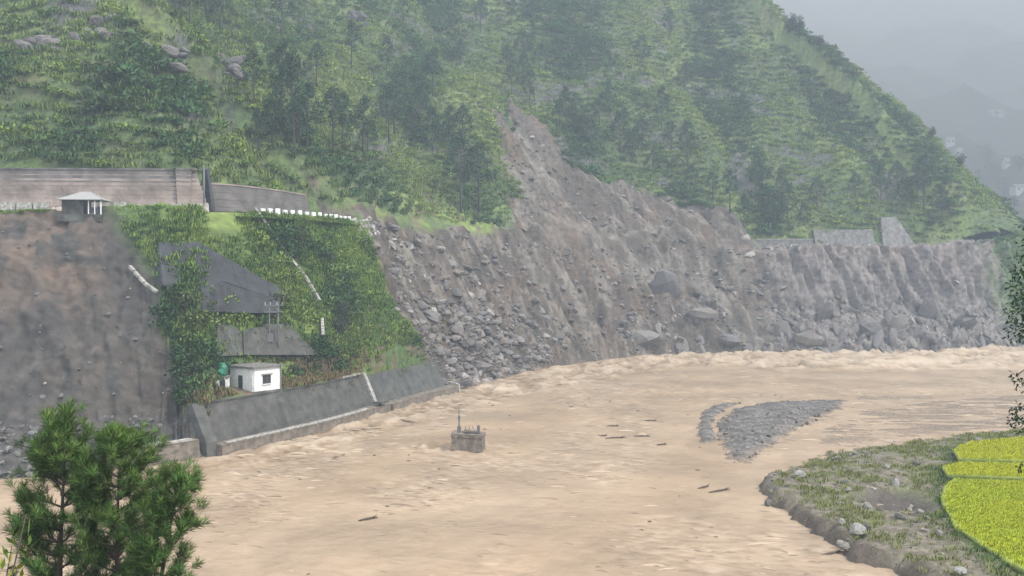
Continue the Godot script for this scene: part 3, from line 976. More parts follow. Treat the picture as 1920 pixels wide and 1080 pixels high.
# ------------------------------------------------------------------ hut and other small buildings
func hut() -> void:
	var base := Vector3(-30.0, 5.3, -103.0)
	var ang := atan2(3.6, 2.6)             # its river face runs along the wall
	var o := thing("hut", "small white flat-roofed hut on the terrace above the flood wall", "hut", base, ang)
	put("wall", box_mesh(Vector3(1.95, 1.3, 0), Vector3(3.9, 3.0, 0.2)), M.whitewash, o)
	put("wall", box_mesh(Vector3(0.0, 1.3, -2.1), Vector3(0.2, 3.0, 4.0)), M.whitewash, o)
	put("wall", box_mesh(Vector3(3.8, 1.3, -2.1), Vector3(0.2, 3.0, 4.0)), M.whitewash, o)
	put("wall", box_mesh(Vector3(1.9, 1.3, -4.2), Vector3(4.0, 3.0, 0.2)), M.whitewash, o)
	put("roof", box_mesh(Vector3(1.9, 2.92, -2.1), Vector3(4.5, 0.22, 4.9)), M.roof_slab, o)
	var w := put("window", box_mesh(Vector3(1.75, 1.45, 0.125), Vector3(1.15, 1.0, 0.06)), M.dark_opening, o)
	put("frame", box_mesh(Vector3(1.75, 1.45, 0.17), Vector3(0.07, 1.0, 0.05)), M.steel, w)
	put("sill", box_mesh(Vector3(1.75, 0.9, 0.18), Vector3(1.3, 0.09, 0.16)), M.whitewash, w)
	put("door", box_mesh(Vector3(-0.125, 1.0, -2.3), Vector3(0.06, 1.85, 0.75)), M.dark_opening, o)
	put("lintel_band", box_mesh(Vector3(1.75, 2.06, 0.16), Vector3(1.5, 0.08, 0.3)), M.roof_slab, o)
	put("plinth", box_mesh(Vector3(1.9, -0.1, -2.1), Vector3(4.2, 0.5, 4.6)), M.concrete_weathered, o)
	put("rain_pipe", box_mesh(Vector3(3.75, 1.4, 0.16), Vector3(0.09, 2.8, 0.09)), M.steel, o)
	put("step", box_mesh(Vector3(-0.5, 0.05, -2.3), Vector3(0.6, 0.2, 1.1)), M.concrete_weathered, o)
	var a := thing("outhouse", "tiny white outhouse with a dark doorway left of the hut", "outhouse", Vector3(-33.6, 5.1, -102.8), ang - 0.75)
	put("wall", box_mesh(Vector3(0, 1.05, 0), Vector3(1.5, 2.1, 1.4)), M.whitewash, a)
	put("roof", box_mesh(Vector3(0, 2.17, 0), Vector3(1.75, 0.12, 1.7)), M.roof_slab, a)
	put("door", box_mesh(Vector3(0.1, 0.95, 0.715), Vector3(0.6, 1.7, 0.05)), M.dark_opening, a)
	var t := thing("water_tank", "green plastic water tank on the outhouse roof", "water tank", Vector3(-33.6, 7.33, -102.9))
	var st := begin(false)
	tube(st, [Vector3(0, 0, 0), Vector3(0, 0.1, 0), Vector3(0, 1.0, 0), Vector3(0, 1.25, 0), Vector3(0, 1.42, 0)], [0.52, 0.58, 0.58, 0.45, 0.2], 14)
	put("body", done(st), M.green_tank, t)
	st = begin(false)
	for y in [0.25, 0.55, 0.85]:
		tube(st, [Vector3(0, y - 0.05, 0), Vector3(0, y, 0), Vector3(0, y + 0.05, 0)], [0.58, 0.61, 0.58], 14)
	put("ribs", done(st), M.green_tank, t)
	put("label_panel", box_mesh(Vector3(0.0, 0.55, 0.6), Vector3(0.5, 0.55, 0.06)), M.green_lid, t)
	put("lid", box_mesh(Vector3(0, 1.45, 0), Vector3(0.4, 0.1, 0.4)), M.green_lid, t)

func pole_mesh(h: float, r: float) -> ArrayMesh:
	var st := begin(false)
	tube(st, [Vector3(0, -1, 0), Vector3(0, h * 0.5, 0), Vector3(0, h, 0)], [r, r * 0.85, r * 0.65], 7)
	return done(st)

func small_structures() -> void:
	var g := ground(520, 674)
	var o := thing("power_pole", "twin power pole with transformer behind the white hut", "power pole", g, 0.3)
	for s in [-0.55, 0.55]:
		put("pole", pole_mesh(7.0, 0.11), M.steel, o).position.x = s
	for y in [6.7, 5.9, 4.2]:
		put("crossarm", box_mesh(Vector3(0, y, 0.12), Vector3(2.4, 0.12, 0.1)), M.steel, o)
	for s in [-1.05, -0.4, 0.4, 1.05]:
		put("insulator", box_mesh(Vector3(s, 6.95, 0.12), Vector3(0.1, 0.4, 0.1)), M.concrete_pale, o)
	put("transformer", box_mesh(Vector3(-0.45, 2.6, 0.25), Vector3(0.7, 1.0, 0.6)), M.steel, o)
	var p := curve(RD, 4.0) + inland(RD, 4.0) * 0.6
	var q := thing("utility_pole", "single dark utility pole on the road edge before the coursed wall", "power pole", p)
	put("pole", pole_mesh(6.2, 0.16), M.steel, q)
	put("crossarm", box_mesh(Vector3(0, 5.7, 0), Vector3(1.3, 0.12, 0.12)), M.steel, q)
	# roadside shed
	var b := seen_at(160, 398, 111.0)
	b.y = 26.7
	var s := thing("roadside_shed", "small roadside shed with pale hipped tin roof on the cliff lip", "shed", b, 0.06)
	put("wall", box_mesh(Vector3(-1.0, 0.7, 0), Vector3(2.6, 1.8, 2.4)), M.concrete, s)
	for k in 3:
		put("post", box_mesh(Vector3(0.9 + k * 0.75, 0.7, 1.1), Vector3(0.12, 1.8, 0.12)), M.paint_white, s)
	put("counter", box_mesh(Vector3(1.6, 0.35, 1.0), Vector3(1.9, 0.8, 0.2)), M.slate_wall, s)
	var st := begin()
	loft(st, [[Vector3(-2.7, 1.6, 1.8), Vector3(2.8, 1.6, 1.8), Vector3(2.8, 1.6, -1.8), Vector3(-2.7, 1.6, -1.8)], [Vector3(-2.7, 1.68, 1.8), Vector3(2.8, 1.68, 1.8), Vector3(2.8, 1.68, -1.8), Vector3(-2.7, 1.68, -1.8)], [Vector3(-0.4, 2.75, 0.1), Vector3(0.6, 2.75, 0.1), Vector3(0.6, 2.75, -0.1), Vector3(-0.4, 2.75, -0.1)]])
	put("roof", done(st), M.tin, s)
	put("plinth", box_mesh(Vector3(0, -0.6, 0), Vector3(5.4, 0.9, 3.2)), M.concrete_stained, s)
	# stepped drain down the planted slope
	chute("pale stepped drain running down the planted slope from the parapet blocks", [[482, 398], [510, 440], [540, 485], [570, 535], [600, 582]])
	chute("short pale end of the stepped drain above the hut terrace", [[606, 600], [611, 622], [613, 640]])
	chute("pale pipe line along the cliff edge left of the dark breast wall", [[247, 518], [270, 540], [297, 560]])
	# concrete pier left standing in the river
	var c := thing("bridge_pier", "broken concrete pier with iron pole standing in the brown river", "bridge pier", Vector3(-4.7, 0, -95.8), -0.12)
	st = begin()
	loft(st, [[Vector3(-1.85, -1.5, 1.1), Vector3(1.75, -1.5, 1.1), Vector3(1.75, -1.5, -1.1), Vector3(-1.85, -1.5, -1.1)], [Vector3(-1.68, 1.9, 1.0), Vector3(1.62, 1.75, 1.0), Vector3(1.62, 1.75, -1.0), Vector3(-1.68, 1.9, -1.0)]])
	put("pier_body", done(st), M.concrete_muddy, c)
	st = begin()
	loft(st, [[Vector3(-1.75, 1.62, 1.1), Vector3(1.7, 1.5, 1.1), Vector3(1.7, 1.5, -1.1), Vector3(-1.75, 1.62, -1.1)], [Vector3(-1.75, 2.0, 1.1), Vector3(1.7, 1.85, 1.1), Vector3(1.7, 1.85, -1.1), Vector3(-1.75, 2.0, -1.1)]])
	put("cap", done(st), M.concrete_muddy, c)
	var pm := pole_mesh(3.0, 0.09)
	put("iron_pole", pm, M.steel, c).position = Vector3(-1.0, 1.9, 0.2)
	put("pole_clamp", box_mesh(Vector3(-1.0, 2.3, 0.2), Vector3(0.36, 0.7, 0.36)), M.steel, c)
	put("pole_clamp", box_mesh(Vector3(-1.0, 3.6, 0.2), Vector3(0.26, 0.25, 0.26)), M.steel, c)
	put("stub_post", box_mesh(Vector3(1.1, 2.3, 0.1), Vector3(0.3, 0.9, 0.3)), M.steel, c)
	put("beam", box_mesh(Vector3(0.3, 2.1, 0.0), Vector3(1.5, 0.22, 0.9), Basis(Vector3.FORWARD, 0.08)), M.concrete_muddy, c)
	for k in 3:
		put("bent_rod", box_mesh(Vector3(-0.4 + k * 0.45, 2.35, -0.2), Vector3(0.06, 0.7, 0.06), Basis(Vector3.FORWARD, 0.3 - 0.35 * k)), M.steel, c)
	# car
	var cp := curve(RD, 12.95) + inland(RD, 12.95) * 3.6 + Vector3(0, 0.12, 0)
	car(cp, 0.12)
	# houses across the valley
	var h := 0
	for q2 in [[1780, 272, 470.0, 4.5, "white-roofed house far behind the spur's crest"], [1797, 292, 455.0, 3.2, "small pale house just under the white-roofed one on the spur"], [1908, 362, 400.0, 7.0, "long white building among the trees at the right edge"], [1857, 219, 800.0, 4.5, "left of two tiny white houses high in the mist"], [1872, 219, 805.0, 4.5, "right of two tiny white houses high in the mist"], [1885, 312, 520.0, 3.5, "lone pale hut on the misty slope above the long white building"]]:
		var at := valley_spot(q2[0], q2[1])
		at.y += 1.6
		var y0 := at.y - 1.8
		var o2 := thing("far_house", q2[4], "house", at, 0.2 * (h % 3) - 0.2, "")
		var wd: float = q2[3]
		put("wall", box_mesh(Vector3(0, (y0 - at.y) * 0.5, 0), Vector3(wd, maxf(3.0, 3.0 + at.y - y0), wd * 0.7)), M.house_wall, o2)
		st = begin()
		loft(st, [[Vector3(-wd * 0.58, 1.5, wd * 0.42), Vector3(wd * 0.58, 1.5, wd * 0.42), Vector3(wd * 0.58, 1.5, -wd * 0.42), Vector3(-wd * 0.58, 1.5, -wd * 0.42)], [Vector3(-wd * 0.58, 3.0, 0.1), Vector3(wd * 0.58, 3.0, 0.1), Vector3(wd * 0.58, 3.0, -0.1), Vector3(-wd * 0.58, 3.0, -0.1)]])
		put("roof", done(st), M.tin, o2)
		for k in 2:
			put("window", box_mesh(Vector3(wd * (k - 0.5) * 0.5, 0.2, wd * 0.36), Vector3(1.0, 1.2, 0.1)), M.dark_opening, o2)
		h += 1

func chute(label: String, pts: Array) -> void:
	var o := thing("stepped_drain", label, "drain")
	var prev := ground(pts[0][0], pts[0][1]) + Vector3(0, 0.75, 0.5)
	for i in range(1, pts.size()):
		var p := ground(pts[i][0], pts[i][1]) + Vector3(0, 0.75, 0.5)
		var n := 3
		for k in n:
			var a := prev.lerp(p, k / float(n))
			var b := prev.lerp(p, (k + 0.85) / n)
			var dir := (b - a)
			var bs := Basis.looking_at(dir.normalized(), Vector3.UP)
			put("drain_length", box_mesh((a + b) * 0.5, Vector3(0.42, 0.3, dir.length()), bs), M.concrete_pale, o)
		prev = p

func car(at: Vector3, turn: float) -> void:
	var o := thing("parked_car", "white car standing on the broken road below the low wall", "car", at, turn)
	var st := begin()
	var prof := [[-2.0, 0.35], [-2.05, 0.75], [-1.9, 0.95], [-1.0, 1.05], [-0.45, 1.5], [1.1, 1.52], [1.75, 1.05], [2.0, 0.95], [2.05, 0.4]]
	var rings := []
	for z in [-0.8, 0.8]:
		var ring := []
		for q in prof:
			ring.append(Vector3(q[0], q[1], z * (0.85 if q[1] > 1.2 else 1.0)))
		rings.append(ring)
	loft(st, rings)
	put("body", done(st), M.paint_white, o)
	for s in [-1, 1]:
		put("side_window", box_mesh(Vector3(0.35, 1.26, 0.775 * s), Vector3(1.7, 0.34, 0.05)), M.glass, o)
		for x in [-1.25, 1.25]:
			st = begin(false)
			tube(st, [Vector3(x, 0.32, 0.66 * s), Vector3(x, 0.32, 0.84 * s)], [0.32, 0.32], 12)
			put("wheel", done(st), M.tyre, o)
	put("windscreen", box_mesh(Vector3(-0.76, 1.28, 0), Vector3(0.05, 0.55, 1.25), Basis(Vector3.FORWARD, 0.88)), M.glass, o)
	put("headlight", box_mesh(Vector3(-2.0, 0.75, 0.55), Vector3(0.1, 0.16, 0.3)), M.glass, o)
	put("headlight", box_mesh(Vector3(-2.0, 0.75, -0.55), Vector3(0.1, 0.16, 0.3)), M.glass, o)


# ------------------------------------------------------------------ rocks
func rock_mesh(sd: int, planes := 11) -> ArrayMesh:
	var r := RandomNumberGenerator.new()
	r.seed = sd
	var pl := []
	for k in planes:
		var n := Vector3(r.randfn(), r.randfn(), r.randfn()).normalized()
		pl.append([n, r.randf_range(0.55, 0.95)])
	var sp := SphereMesh.new()
	sp.radial_segments = 10
	sp.rings = 5
	var arr := sp.get_mesh_arrays()
	var vs: PackedVector3Array = arr[Mesh.ARRAY_VERTEX]
	for i in vs.size():
		var d := vs[i].normalized()
		var q := 1.1
		for p in pl:
			var k: float = p[0].dot(d)
			if k > 0.05:
				q = minf(q, p[1] / k)
		vs[i] = d * q
	var st := begin()
	st.set_color(Color.WHITE)
	for i in arr[Mesh.ARRAY_INDEX]:
		st.add_vertex(vs[i])
	return done(st)

func rock_basis(u: float, v: float, s: Vector3) -> Basis:
	return Basis.from_euler(Vector3(rand(-0.5, 0.5), rand(0, TAU), rand(-0.5, 0.5))).scaled_local(s)

var LANDMARKS := [[975, 290, "the slide's chute"], [880, 400, "the two tall bare pines"], [690, 415, "the parapet blocks"], [700, 560, "the planted slope"], [820, 690, "the flood wall's end"], [905, 690, "the dark waterline block"], [805, 590, "the flat perched block"], [1262, 540, "the smooth rounded slab"], [1400, 460, "the broken road's end"], [1215, 640, "the bulging slab"], [1512, 638, "the triangular slab"], [1705, 420, "the tapering wall"], [1580, 440, "the broad sloping wall"], [1745, 590, "the tall rock rib"], [1860, 600, "the right edge tree"], [1050, 450, "the main gully"], [1130, 620, "the gully's foot"], [1150, 330, "the slide's right edge"], [160, 395, "the roadside shed"], [270, 540, "the pale pipe line"], [30, 800, "the near pine's top"], [200, 600, "the cliff's middle"], [310, 840, "the low muddy wall"], [980, 560, "the heap's upper end"]]

# how a rock is told apart: tone, form, and the landmark nearest to it
func rock_label(zone: int, tone: int, shape: Vector3, p: Vector3, big: bool) -> String:
	var q := px_of(p)
	var best: Array = LANDMARKS[0]
	for l in LANDMARKS:
		if q.distance_to(Vector2(l[0], l[1])) < q.distance_to(Vector2(best[0], best[1])):
			best = l
	var d := q - Vector2(best[0], best[1])
	var where := ("right of" if d.x > 0 else "left of") if absf(d.x) > 2.2 * absf(d.y) else (("below" if d.y > 0 else "above") if absf(d.y) > 2.2 * absf(d.x) else ("below-" if d.y > 0 else "above-") + ("right of" if d.x > 0 else "left of"))
	var near := "just" if d.length() < 28.0 else ("some way" if d.length() < 60.0 else "well")
	var form := "flat" if shape.y < 0.52 * maxf(shape.x, shape.z) else ("long" if maxf(shape.x, shape.z) > 1.5 * minf(shape.x, shape.z) else "chunky")
	return "%s%s %s %s, %s %s %s" % ["big " if big else "", ["grey", "light grey", "dark grey", "pale", "brownish", "mid-grey"][tone], form, ["rock on the slide", "slab in the scarp", "stone in the bare cliff", "stone in the upper slide", "block in the heap"][zone], near, where, best[2]]

func rocks() -> void:
	var kinds := []
	for k in 7:
		kinds.append(rock_mesh(100 + k, 9 + k % 4))
	var tones := []
	for k in 6:
		var t: Color = [Color(0.170, 0.153, 0.149), Color(0.221, 0.200, 0.187), Color(0.128, 0.117, 0.117), Color(0.34, 0.31, 0.295), Color(0.196, 0.162, 0.140), Color(0.162, 0.151, 0.153)][k]
		tones.append(mat("rock_%d" % k, t, 0.88, M.rock.albedo_texture, 3.0, M.rock.normal_texture))
	var list := []
	# the slide: heaps thicken towards the foot on the left of the fan
	for i in 15000:
		var u := rand(6.85, 12.7)
		var v := rand(0.02, 1.0)
		var dense := 0.12 + 1.0 * step(0.0, 0.25, nz.get_noise_2d(u * 4.0 + v * 3.0, v * 3.0 + 40.0))
		if u < 9.8:
			dense *= 0.4 + 0.9 * (1.0 - v)
		else:
			dense *= 0.45
		if rng.randf() > dense:
			continue
		var s := 0.16 * pow(rng.randf(), -0.55)
		s = minf(s, 1.0 if u > 9.0 else 1.2)
		list.append([s, u, v, bank(u, v), 0])
	# the scarp on the right: long slabs
	for i in 1500:
		var u := rand(12.3, 15.5)
		var v := pow(rng.randf(), 1.4) * 0.95
		var s := 0.17 * pow(rng.randf(), -0.5)
		s = minf(s, 1.4) * (1.0 if v < 0.5 else 0.5)
		list.append([s, u, v, bank(u, v), 1])
	for i in 80:
		var u := rand(11.2, 15.0)
		var v := pow(rng.randf(), 1.3) * 0.55
		var s1 := rand(0.8, 1.9) * (1.0 - v * 0.6)
		list.append([s1, u, v, bank(u, v) - Vector3(0, s1 * 0.35, 0.0), 1])
	# the bare cliff on the left
	for i in 650:
		var u := rand(0.8, 4.0)
		var v := pow(rng.randf(), 1.8) * 0.9
		if wedge(u, v) > 0.3:
			continue
		var s := minf(0.09 * pow(rng.randf(), -0.5), 0.45)
		list.append([s, u, v, bank(u, v), 2])
	# the upper slide above the lost road
	for q in hill_pts:
		for rep in 3:
			if not q[2] or rng.randf() > 0.5 or q[1].x < 7.0:
				continue
			var s := minf(0.14 * pow(rng.randf(), -0.55), 0.8)
			var rx0: float = q[0].x + rand(-0.9, 0.9)
			var rz0: float = q[0].z + rand(-0.9, 0.9)
			list.append([s, 9.0, 1.2, Vector3(rx0, scar_height(rx0, rz0), rz0), 3])
	# the heap of broken blocks at the foot, left
	for i in 900:
		var v := pow(rng.randf(), 1.5) * 0.5
		var u := 7.05 + v * 0.6 + rand(0, 1.9) * (1.0 - v * 0.5)
		var s := minf(0.26 * pow(rng.randf(), -0.5), 1.3)
		list.append([s, u, v, bank(u, v), 4])
	list.sort_custom(func(a, b): return a[0] / -a[3].z > b[0] / -b[3].z)
	var labels := [["grey angular rock scattered on the open landslide face", "rocks on the landslide face"], ["long grey rock slab lodged in the scarp below the broken road", "rock slabs in the right scarp"], ["dark stone stuck in the bare cliff at left", "stones in the left cliff"], ["grey stone in the narrow upper chute of the landslide", "stones in the upper slide chute"], ["broken block in the heap where the landslide meets the river", "broken blocks at the slide's foot"]]
	var xs := []
	var cs := []
	for k in 7:
		xs.append([])
		cs.append([])
	var n := 0
	for q in list:
		var s: float = q[0]
		var k := rng.randi() % 7
		var shape := Vector3(s * rand(0.8, 1.5), s * rand(0.5, 0.9), s * rand(0.8, 1.3))
		if q[4] == 1:
			shape = Vector3(s * rand(0.6, 1.0), s * rand(0.45, 0.8), s * rand(1.3, 2.4))
		var bs := rock_basis(q[1], q[2], Vector3.ONE)
		if q[4] == 1:
			bs = Basis.from_euler(Vector3(rand(0.5, 1.1), rand(-0.7, 0.7), rand(-0.4, 0.4)))
		bs = bs * Basis.from_scale(shape)
		var at: Vector3 = q[3] + Vector3(0, s * 0.12, 0)
		var tone := rng.randi() % 6
		if tone == 3 and rng.randf() < 0.6:
			tone = 1
		if q[4] == 2 and tone != 3:
			tone = 2
		if n < 300:
			var o := put("boulder", kinds[k], tones[tone])
			o.transform = Transform3D(bs, at)
			tag(o, rock_label(q[4], tone, shape, at, n < 60), "rock", labels[q[4]][1])
		else:
			xs[k].append(Transform3D(bs, at))
			cs[k].append(tint([Color(0.170, 0.153, 0.149), Color(0.221, 0.200, 0.187), Color(0.128, 0.117, 0.117), Color(0.36, 0.33, 0.31), Color(0.196, 0.162, 0.140), Color(0.162, 0.151, 0.153)][tone], rand(0.75, 1.2)))
		n += 1
	for k in 7:
		copies("scree", kinds[k], M.rock, xs[k], cs[k])
	# single blocks that stand out
	var own := [
		[905, 690, Vector3(2.7, 1.5, 2.0), 0, "largest dark block at the water's edge under the debris heap"],
		[805, 590, Vector3(2.3, 1.1, 1.6), 5, "flat grey block perched at the top of the debris heap"],
		[1262, 540, Vector3(5.4, 5.8, 1.3), 5, "smooth rounded grey slab face in the middle of the slide"],
		[1318, 594, Vector3(5.0, 2.8, 2.0), 1, "pale tilted slab low on the slide, right of the smooth grey face"],
		[1215, 640, Vector3(5.0, 2.3, 2.4), 1, "pale bulging slab at the waterline below the smooth grey face"],
		[1360, 640, Vector3(3.8, 1.9, 2.0), 5, "curved grey slab at the waterline left of the scarp"],
		[1512, 638, Vector3(4.2, 3.1, 2.0), 1, "large pale triangular slab at the foot of the scarp"],
		[1465, 625, Vector3(3.6, 3.4, 1.6), 1, "leaning pale slab left of the triangular slab"],
		[1552, 595, Vector3(2.6, 4.2, 1.6), 0, "tall grey slab leaning above the triangular slab"],
		[1630, 620, Vector3(4.6, 3.0, 2.0), 5, "broad grey block at the foot of the scarp's middle"],
		[1690, 605, Vector3(4.0, 2.6, 1.6), 1, "wedge-shaped pale block right of the broad grey block"],
		[1745, 590, Vector3(3.0, 4.6, 1.8), 0, "tall grey rib of rock in the scarp's right part"],
		[1815, 600, Vector3(3.4, 2.4, 1.6), 5, "grey block near the tree at the scarp's right end"],
		[1395, 452, Vector3(1.7, 1.9, 1.2), 3, "pale broken rock face just left of the broken road's end"],
		[1405, 465, Vector3(1.9, 1.1, 1.2), 3, "pale rock under the broken face by the road's end"]]
	for q in own:
		var p := ground(q[0], q[1])
		var o := put("boulder", kinds[rng.randi() % 7], tones[q[3]])
		o.transform = Transform3D(Basis.from_euler(Vector3(0.35, rand(-0.4, 0.4), rand(-0.5, 0.5))) * Basis.from_scale(q[2]), p)
		tag(o, q[4], "rock")
	# rock outcrops on the upper hillside
	for q in [[105, 85, Vector3(7.0, 3.4, 3.0), "broad dark rock outcrop high at the far left of the hillside"], [185, 60, Vector3(5.0, 4.2, 2.6), "dark rock outcrop at the top of the left slope"], [300, 95, Vector3(6.0, 3.0, 2.6), "grey rock outcrop on the left slope above the coursed wall"], [425, 130, Vector3(5.2, 3.2, 2.4), "pale jagged rock outcrop beside the gully pines"], [455, 175, Vector3(3.2, 4.4, 2.0), "long pale rock rib just below the jagged outcrop"], [660, 50, Vector3(6.4, 5.0, 2.6), "large grey rock outcrop at the top middle of the hillside"]]:
		var mid := ground(q[0], q[1])
		var o := thing("rock_outcrop", q[3], "rock outcrop", mid)
		for k in 14:
			var size: Vector3 = q[2] * rand(0.16, 0.36)
			var off := Vector3(rand(-0.7, 0.7) * q[2].x, rand(-0.7, 0.7) * q[2].y, 0)
			var part := put("rock", kinds[rng.randi() % 7], tones[[2, 0, 5, 2][k % 4]], o)
			part.transform = Transform3D(Basis.from_euler(Vector3(rand(0.3, 1.0), rand(-0.5, 0.5), rand(-0.9, 0.2))) * Basis.from_scale(size), off + Vector3(0, 0.1, -off.y * 1.05))
	# stones on the terrace
	var white := mat("white_stone", Color(0.27, 0.26, 0.245), 0.8, M.rock.albedo_texture, 2.0)
	var tl := [[23.9, -61.3, 0.62, "largest white boulder on the terrace above the cut bank"], [25.3, -78.3, 0.55, "white stone near the terrace tip"], [32.6, -75.2, 0.5, "white stone beside the dark mud pit"], [22.4, -75.8, 0.45, "pale stone at the terrace tip by the water"], [26.6, -52.6, 0.4, "pale stone low on the terrace near the bottom edge"], [23.6, -63.3, 0.4, "pale stone just behind the largest white boulder"]]
	for q in tl:
		var o := put("boulder", kinds[rng.randi() % 7], white)
		o.transform = Transform3D(Basis.from_euler(Vector3(rand(0, 0.4), rand(0, 6), 0)) * Basis.from_scale(Vector3(q[2] * 1.2, q[2] * 0.8, q[2])), Vector3(q[0], terrace_height(q[0], q[1]) + 0.2, q[1]))
		tag(o, q[3], "boulder")
	var tx := []
	var tc := []
	for q in terrace_pts:
		var chance := 0.065 if q[1] > 0.3 and q[1] < 12.0 else (0.06 if q[1] > -1.5 and q[1] <= 0.3 else 0.0)
		if in_plot(Vector2(q[0].x, q[0].z)):
			chance = 0.0
		if rng.randf() < chance:
			var s := minf(0.07 * pow(rng.randf(), -0.5), 0.4)
			tx.append(Transform3D(Basis.from_euler(Vector3(rand(0, 6), rand(0, 6), 0)) * Basis.from_scale(Vector3(s * 1.3, s * 0.8, s)), q[0] + Vector3(rand(-0.3, 0.3), s * 0.3, rand(-0.3, 0.3))))
			tc.append(tint(Color(0.22, 0.205, 0.185), rand(0.4, 1.4)))
	copies("terrace_stones", kinds[2], M.rock, tx, tc)
	# cobbles on the gravel bars
	var gx := []
	var gc := []
	for i in 1500:
		var t := rng.randf()
		var p2 := Vector2(22.0, -89.0).lerp(Vector2(47.0, -134.0), t) + Vector2(rand(-7, 7), rand(-7, 7))
		if i % 4 == 0:
			p2 = Vector2(22.2, -100.0).lerp(Vector2(33.0, -132.0), t) + Vector2(rand(-1.5, 1.5), rand(-2, 2))
		var best := -9.0
		for bar in BARS:
			best = maxf(best, edge_distance(bar, p2))
		if best < 0.1:
			continue
		var s := minf(0.045 * pow(rng.randf(), -0.5), 0.26)
		gx.append(Transform3D(Basis.from_euler(Vector3(rand(0, 6), rand(0, 6), 0)) * Basis.from_scale(Vector3(s * 1.5, s, s)), Vector3(p2.x, 0.1 + 0.25 * step(0.0, 2.0, best), p2.y)))
		gc.append(tint(Color(0.17, 0.155, 0.15), rand(0.4, 1.7)))
	copies("bar_cobbles", kinds[5], M.rock, gx, gc)
	# rubble at the broken road end and along the foot of the left cliff
	var rx := []
	var rc := []
	for i in 240:
		var u := rand(6.6, 7.1)
		var p := bank(u, rand(0.9, 1.0)) + Vector3(0, 0.2, 0)
		rx.append(Transform3D(Basis.from_euler(Vector3(rand(0, 6), rand(0, 6), 0)) * Basis.from_scale(Vector3.ONE * rand(0.2, 0.6)), p))
		rc.append(tint(Color(0.42, 0.40, 0.37), rand(0.5, 1.3)))
	for i in 700:
		var u := rand(1.2, 3.0)
		var p := bank(u, pow(rng.randf(), 1.5) * 0.3) + Vector3(0, 0.1, 0)
		rx.append(Transform3D(Basis.from_euler(Vector3(rand(0, 6), rand(0, 6), 0)) * Basis.from_scale(Vector3.ONE * minf(0.15 * pow(rng.randf(), -0.5), 0.6)), p))
		rc.append(tint(Color(0.13, 0.125, 0.125), rand(0.5, 1.5)))
	copies("loose_rubble", kinds[4], M.rock, rx, rc)

func in_plot(p: Vector2) -> bool:
	for q in PLOTS:
		if Geometry2D.is_point_in_polygon(p, q):
			return true
	return false


# ------------------------------------------------------------------ plants
func leaf_quad(st: SurfaceTool, at: Vector3, dir: Vector3, side: Vector3, l: float, w: float, n: Vector3, c: Color) -> void:
	st.set_color(c)
	st.set_normal(n)
	var a := at
	var b := at + dir * l * 0.45 + side * w
	var d := at + dir * l
	var e := at + dir * l * 0.45 - side * w
	for p in [a, b, d, a, d, e]:
		st.add_vertex(p)

func unit() -> Vector3:
	return Vector3(rng.randfn(), rng.randfn(), rng.randfn()).normalized()

func shrub_mesh(n: int, leaf: float, tall := 0.9) -> ArrayMesh:
	var st := SurfaceTool.new()
	st.begin(Mesh.PRIMITIVE_TRIANGLES)
	var lobes := []
	for k in 5:
		lobes.append([Vector3(rand(-0.5, 0.5), rand(0.1, 0.5) * tall, rand(-0.5, 0.5)), rand(0.35, 0.6), rand(0.7, 1.25)])
	for i in n:
		var q = lobes[i % 5]
		var d := unit()
		d.y = absf(d.y) * 1.1 - 0.25
		d = d.normalized()
		var p: Vector3 = q[0] + d * q[1] * sqrt(rand(0.35, 1.1)) * Vector3(1, tall, 1)
		var dir := (d + unit() * 0.8 + Vector3(0, 0.35, 0)).normalized()
		var side := dir.cross(unit()).normalized()
		var nn := (d * 0.8 + side.cross(dir) * 0.3 + Vector3(0, 0.7, 0)).normalized()
		var k: float = lerpf(1.0, q[2], 0.6) * rand(0.85, 1.15)
		leaf_quad(st, p, dir, side, leaf * rand(0.7, 1.4), leaf * rand(0.25, 0.42), nn, Color(k, k, k))
	return st.commit()

func grass_mesh(n: int, h: float, w: float, spread: float) -> ArrayMesh:
	var st := SurfaceTool.new()
	st.begin(Mesh.PRIMITIVE_TRIANGLES)
	for i in n:
		var p := Vector3(rand(-spread, spread), 0, rand(-spread, spread))
		var dir := (Vector3(0, 1, 0) + unit() * 0.4).normalized()
		var side := Vector3(rand(-1, 1), 0, rand(-1, 1)).normalized()
		var k := rand(0.8, 1.2)
		leaf_quad(st, p, dir, side, h * rand(0.6, 1.2), w, (Vector3.UP + unit() * 0.12).normalized(), Color(k, k, k))
	return st.commit()

func green(a: float, b: float, warm: float) -> Color:     # dark blue-green to yellow-green, with some dry brown
	var c := Color(0.058, 0.130, 0.052).lerp(Color(0.150, 0.265, 0.072), step(-0.3, 0.15, a))
	c = c.lerp(Color(0.245, 0.345, 0.080), step(0.0, 0.5, a + warm))
	return tint(c.lerp(Color(0.17, 0.135, 0.085), step(0.25, 0.5, b) * 0.5), rand(0.86, 1.14))

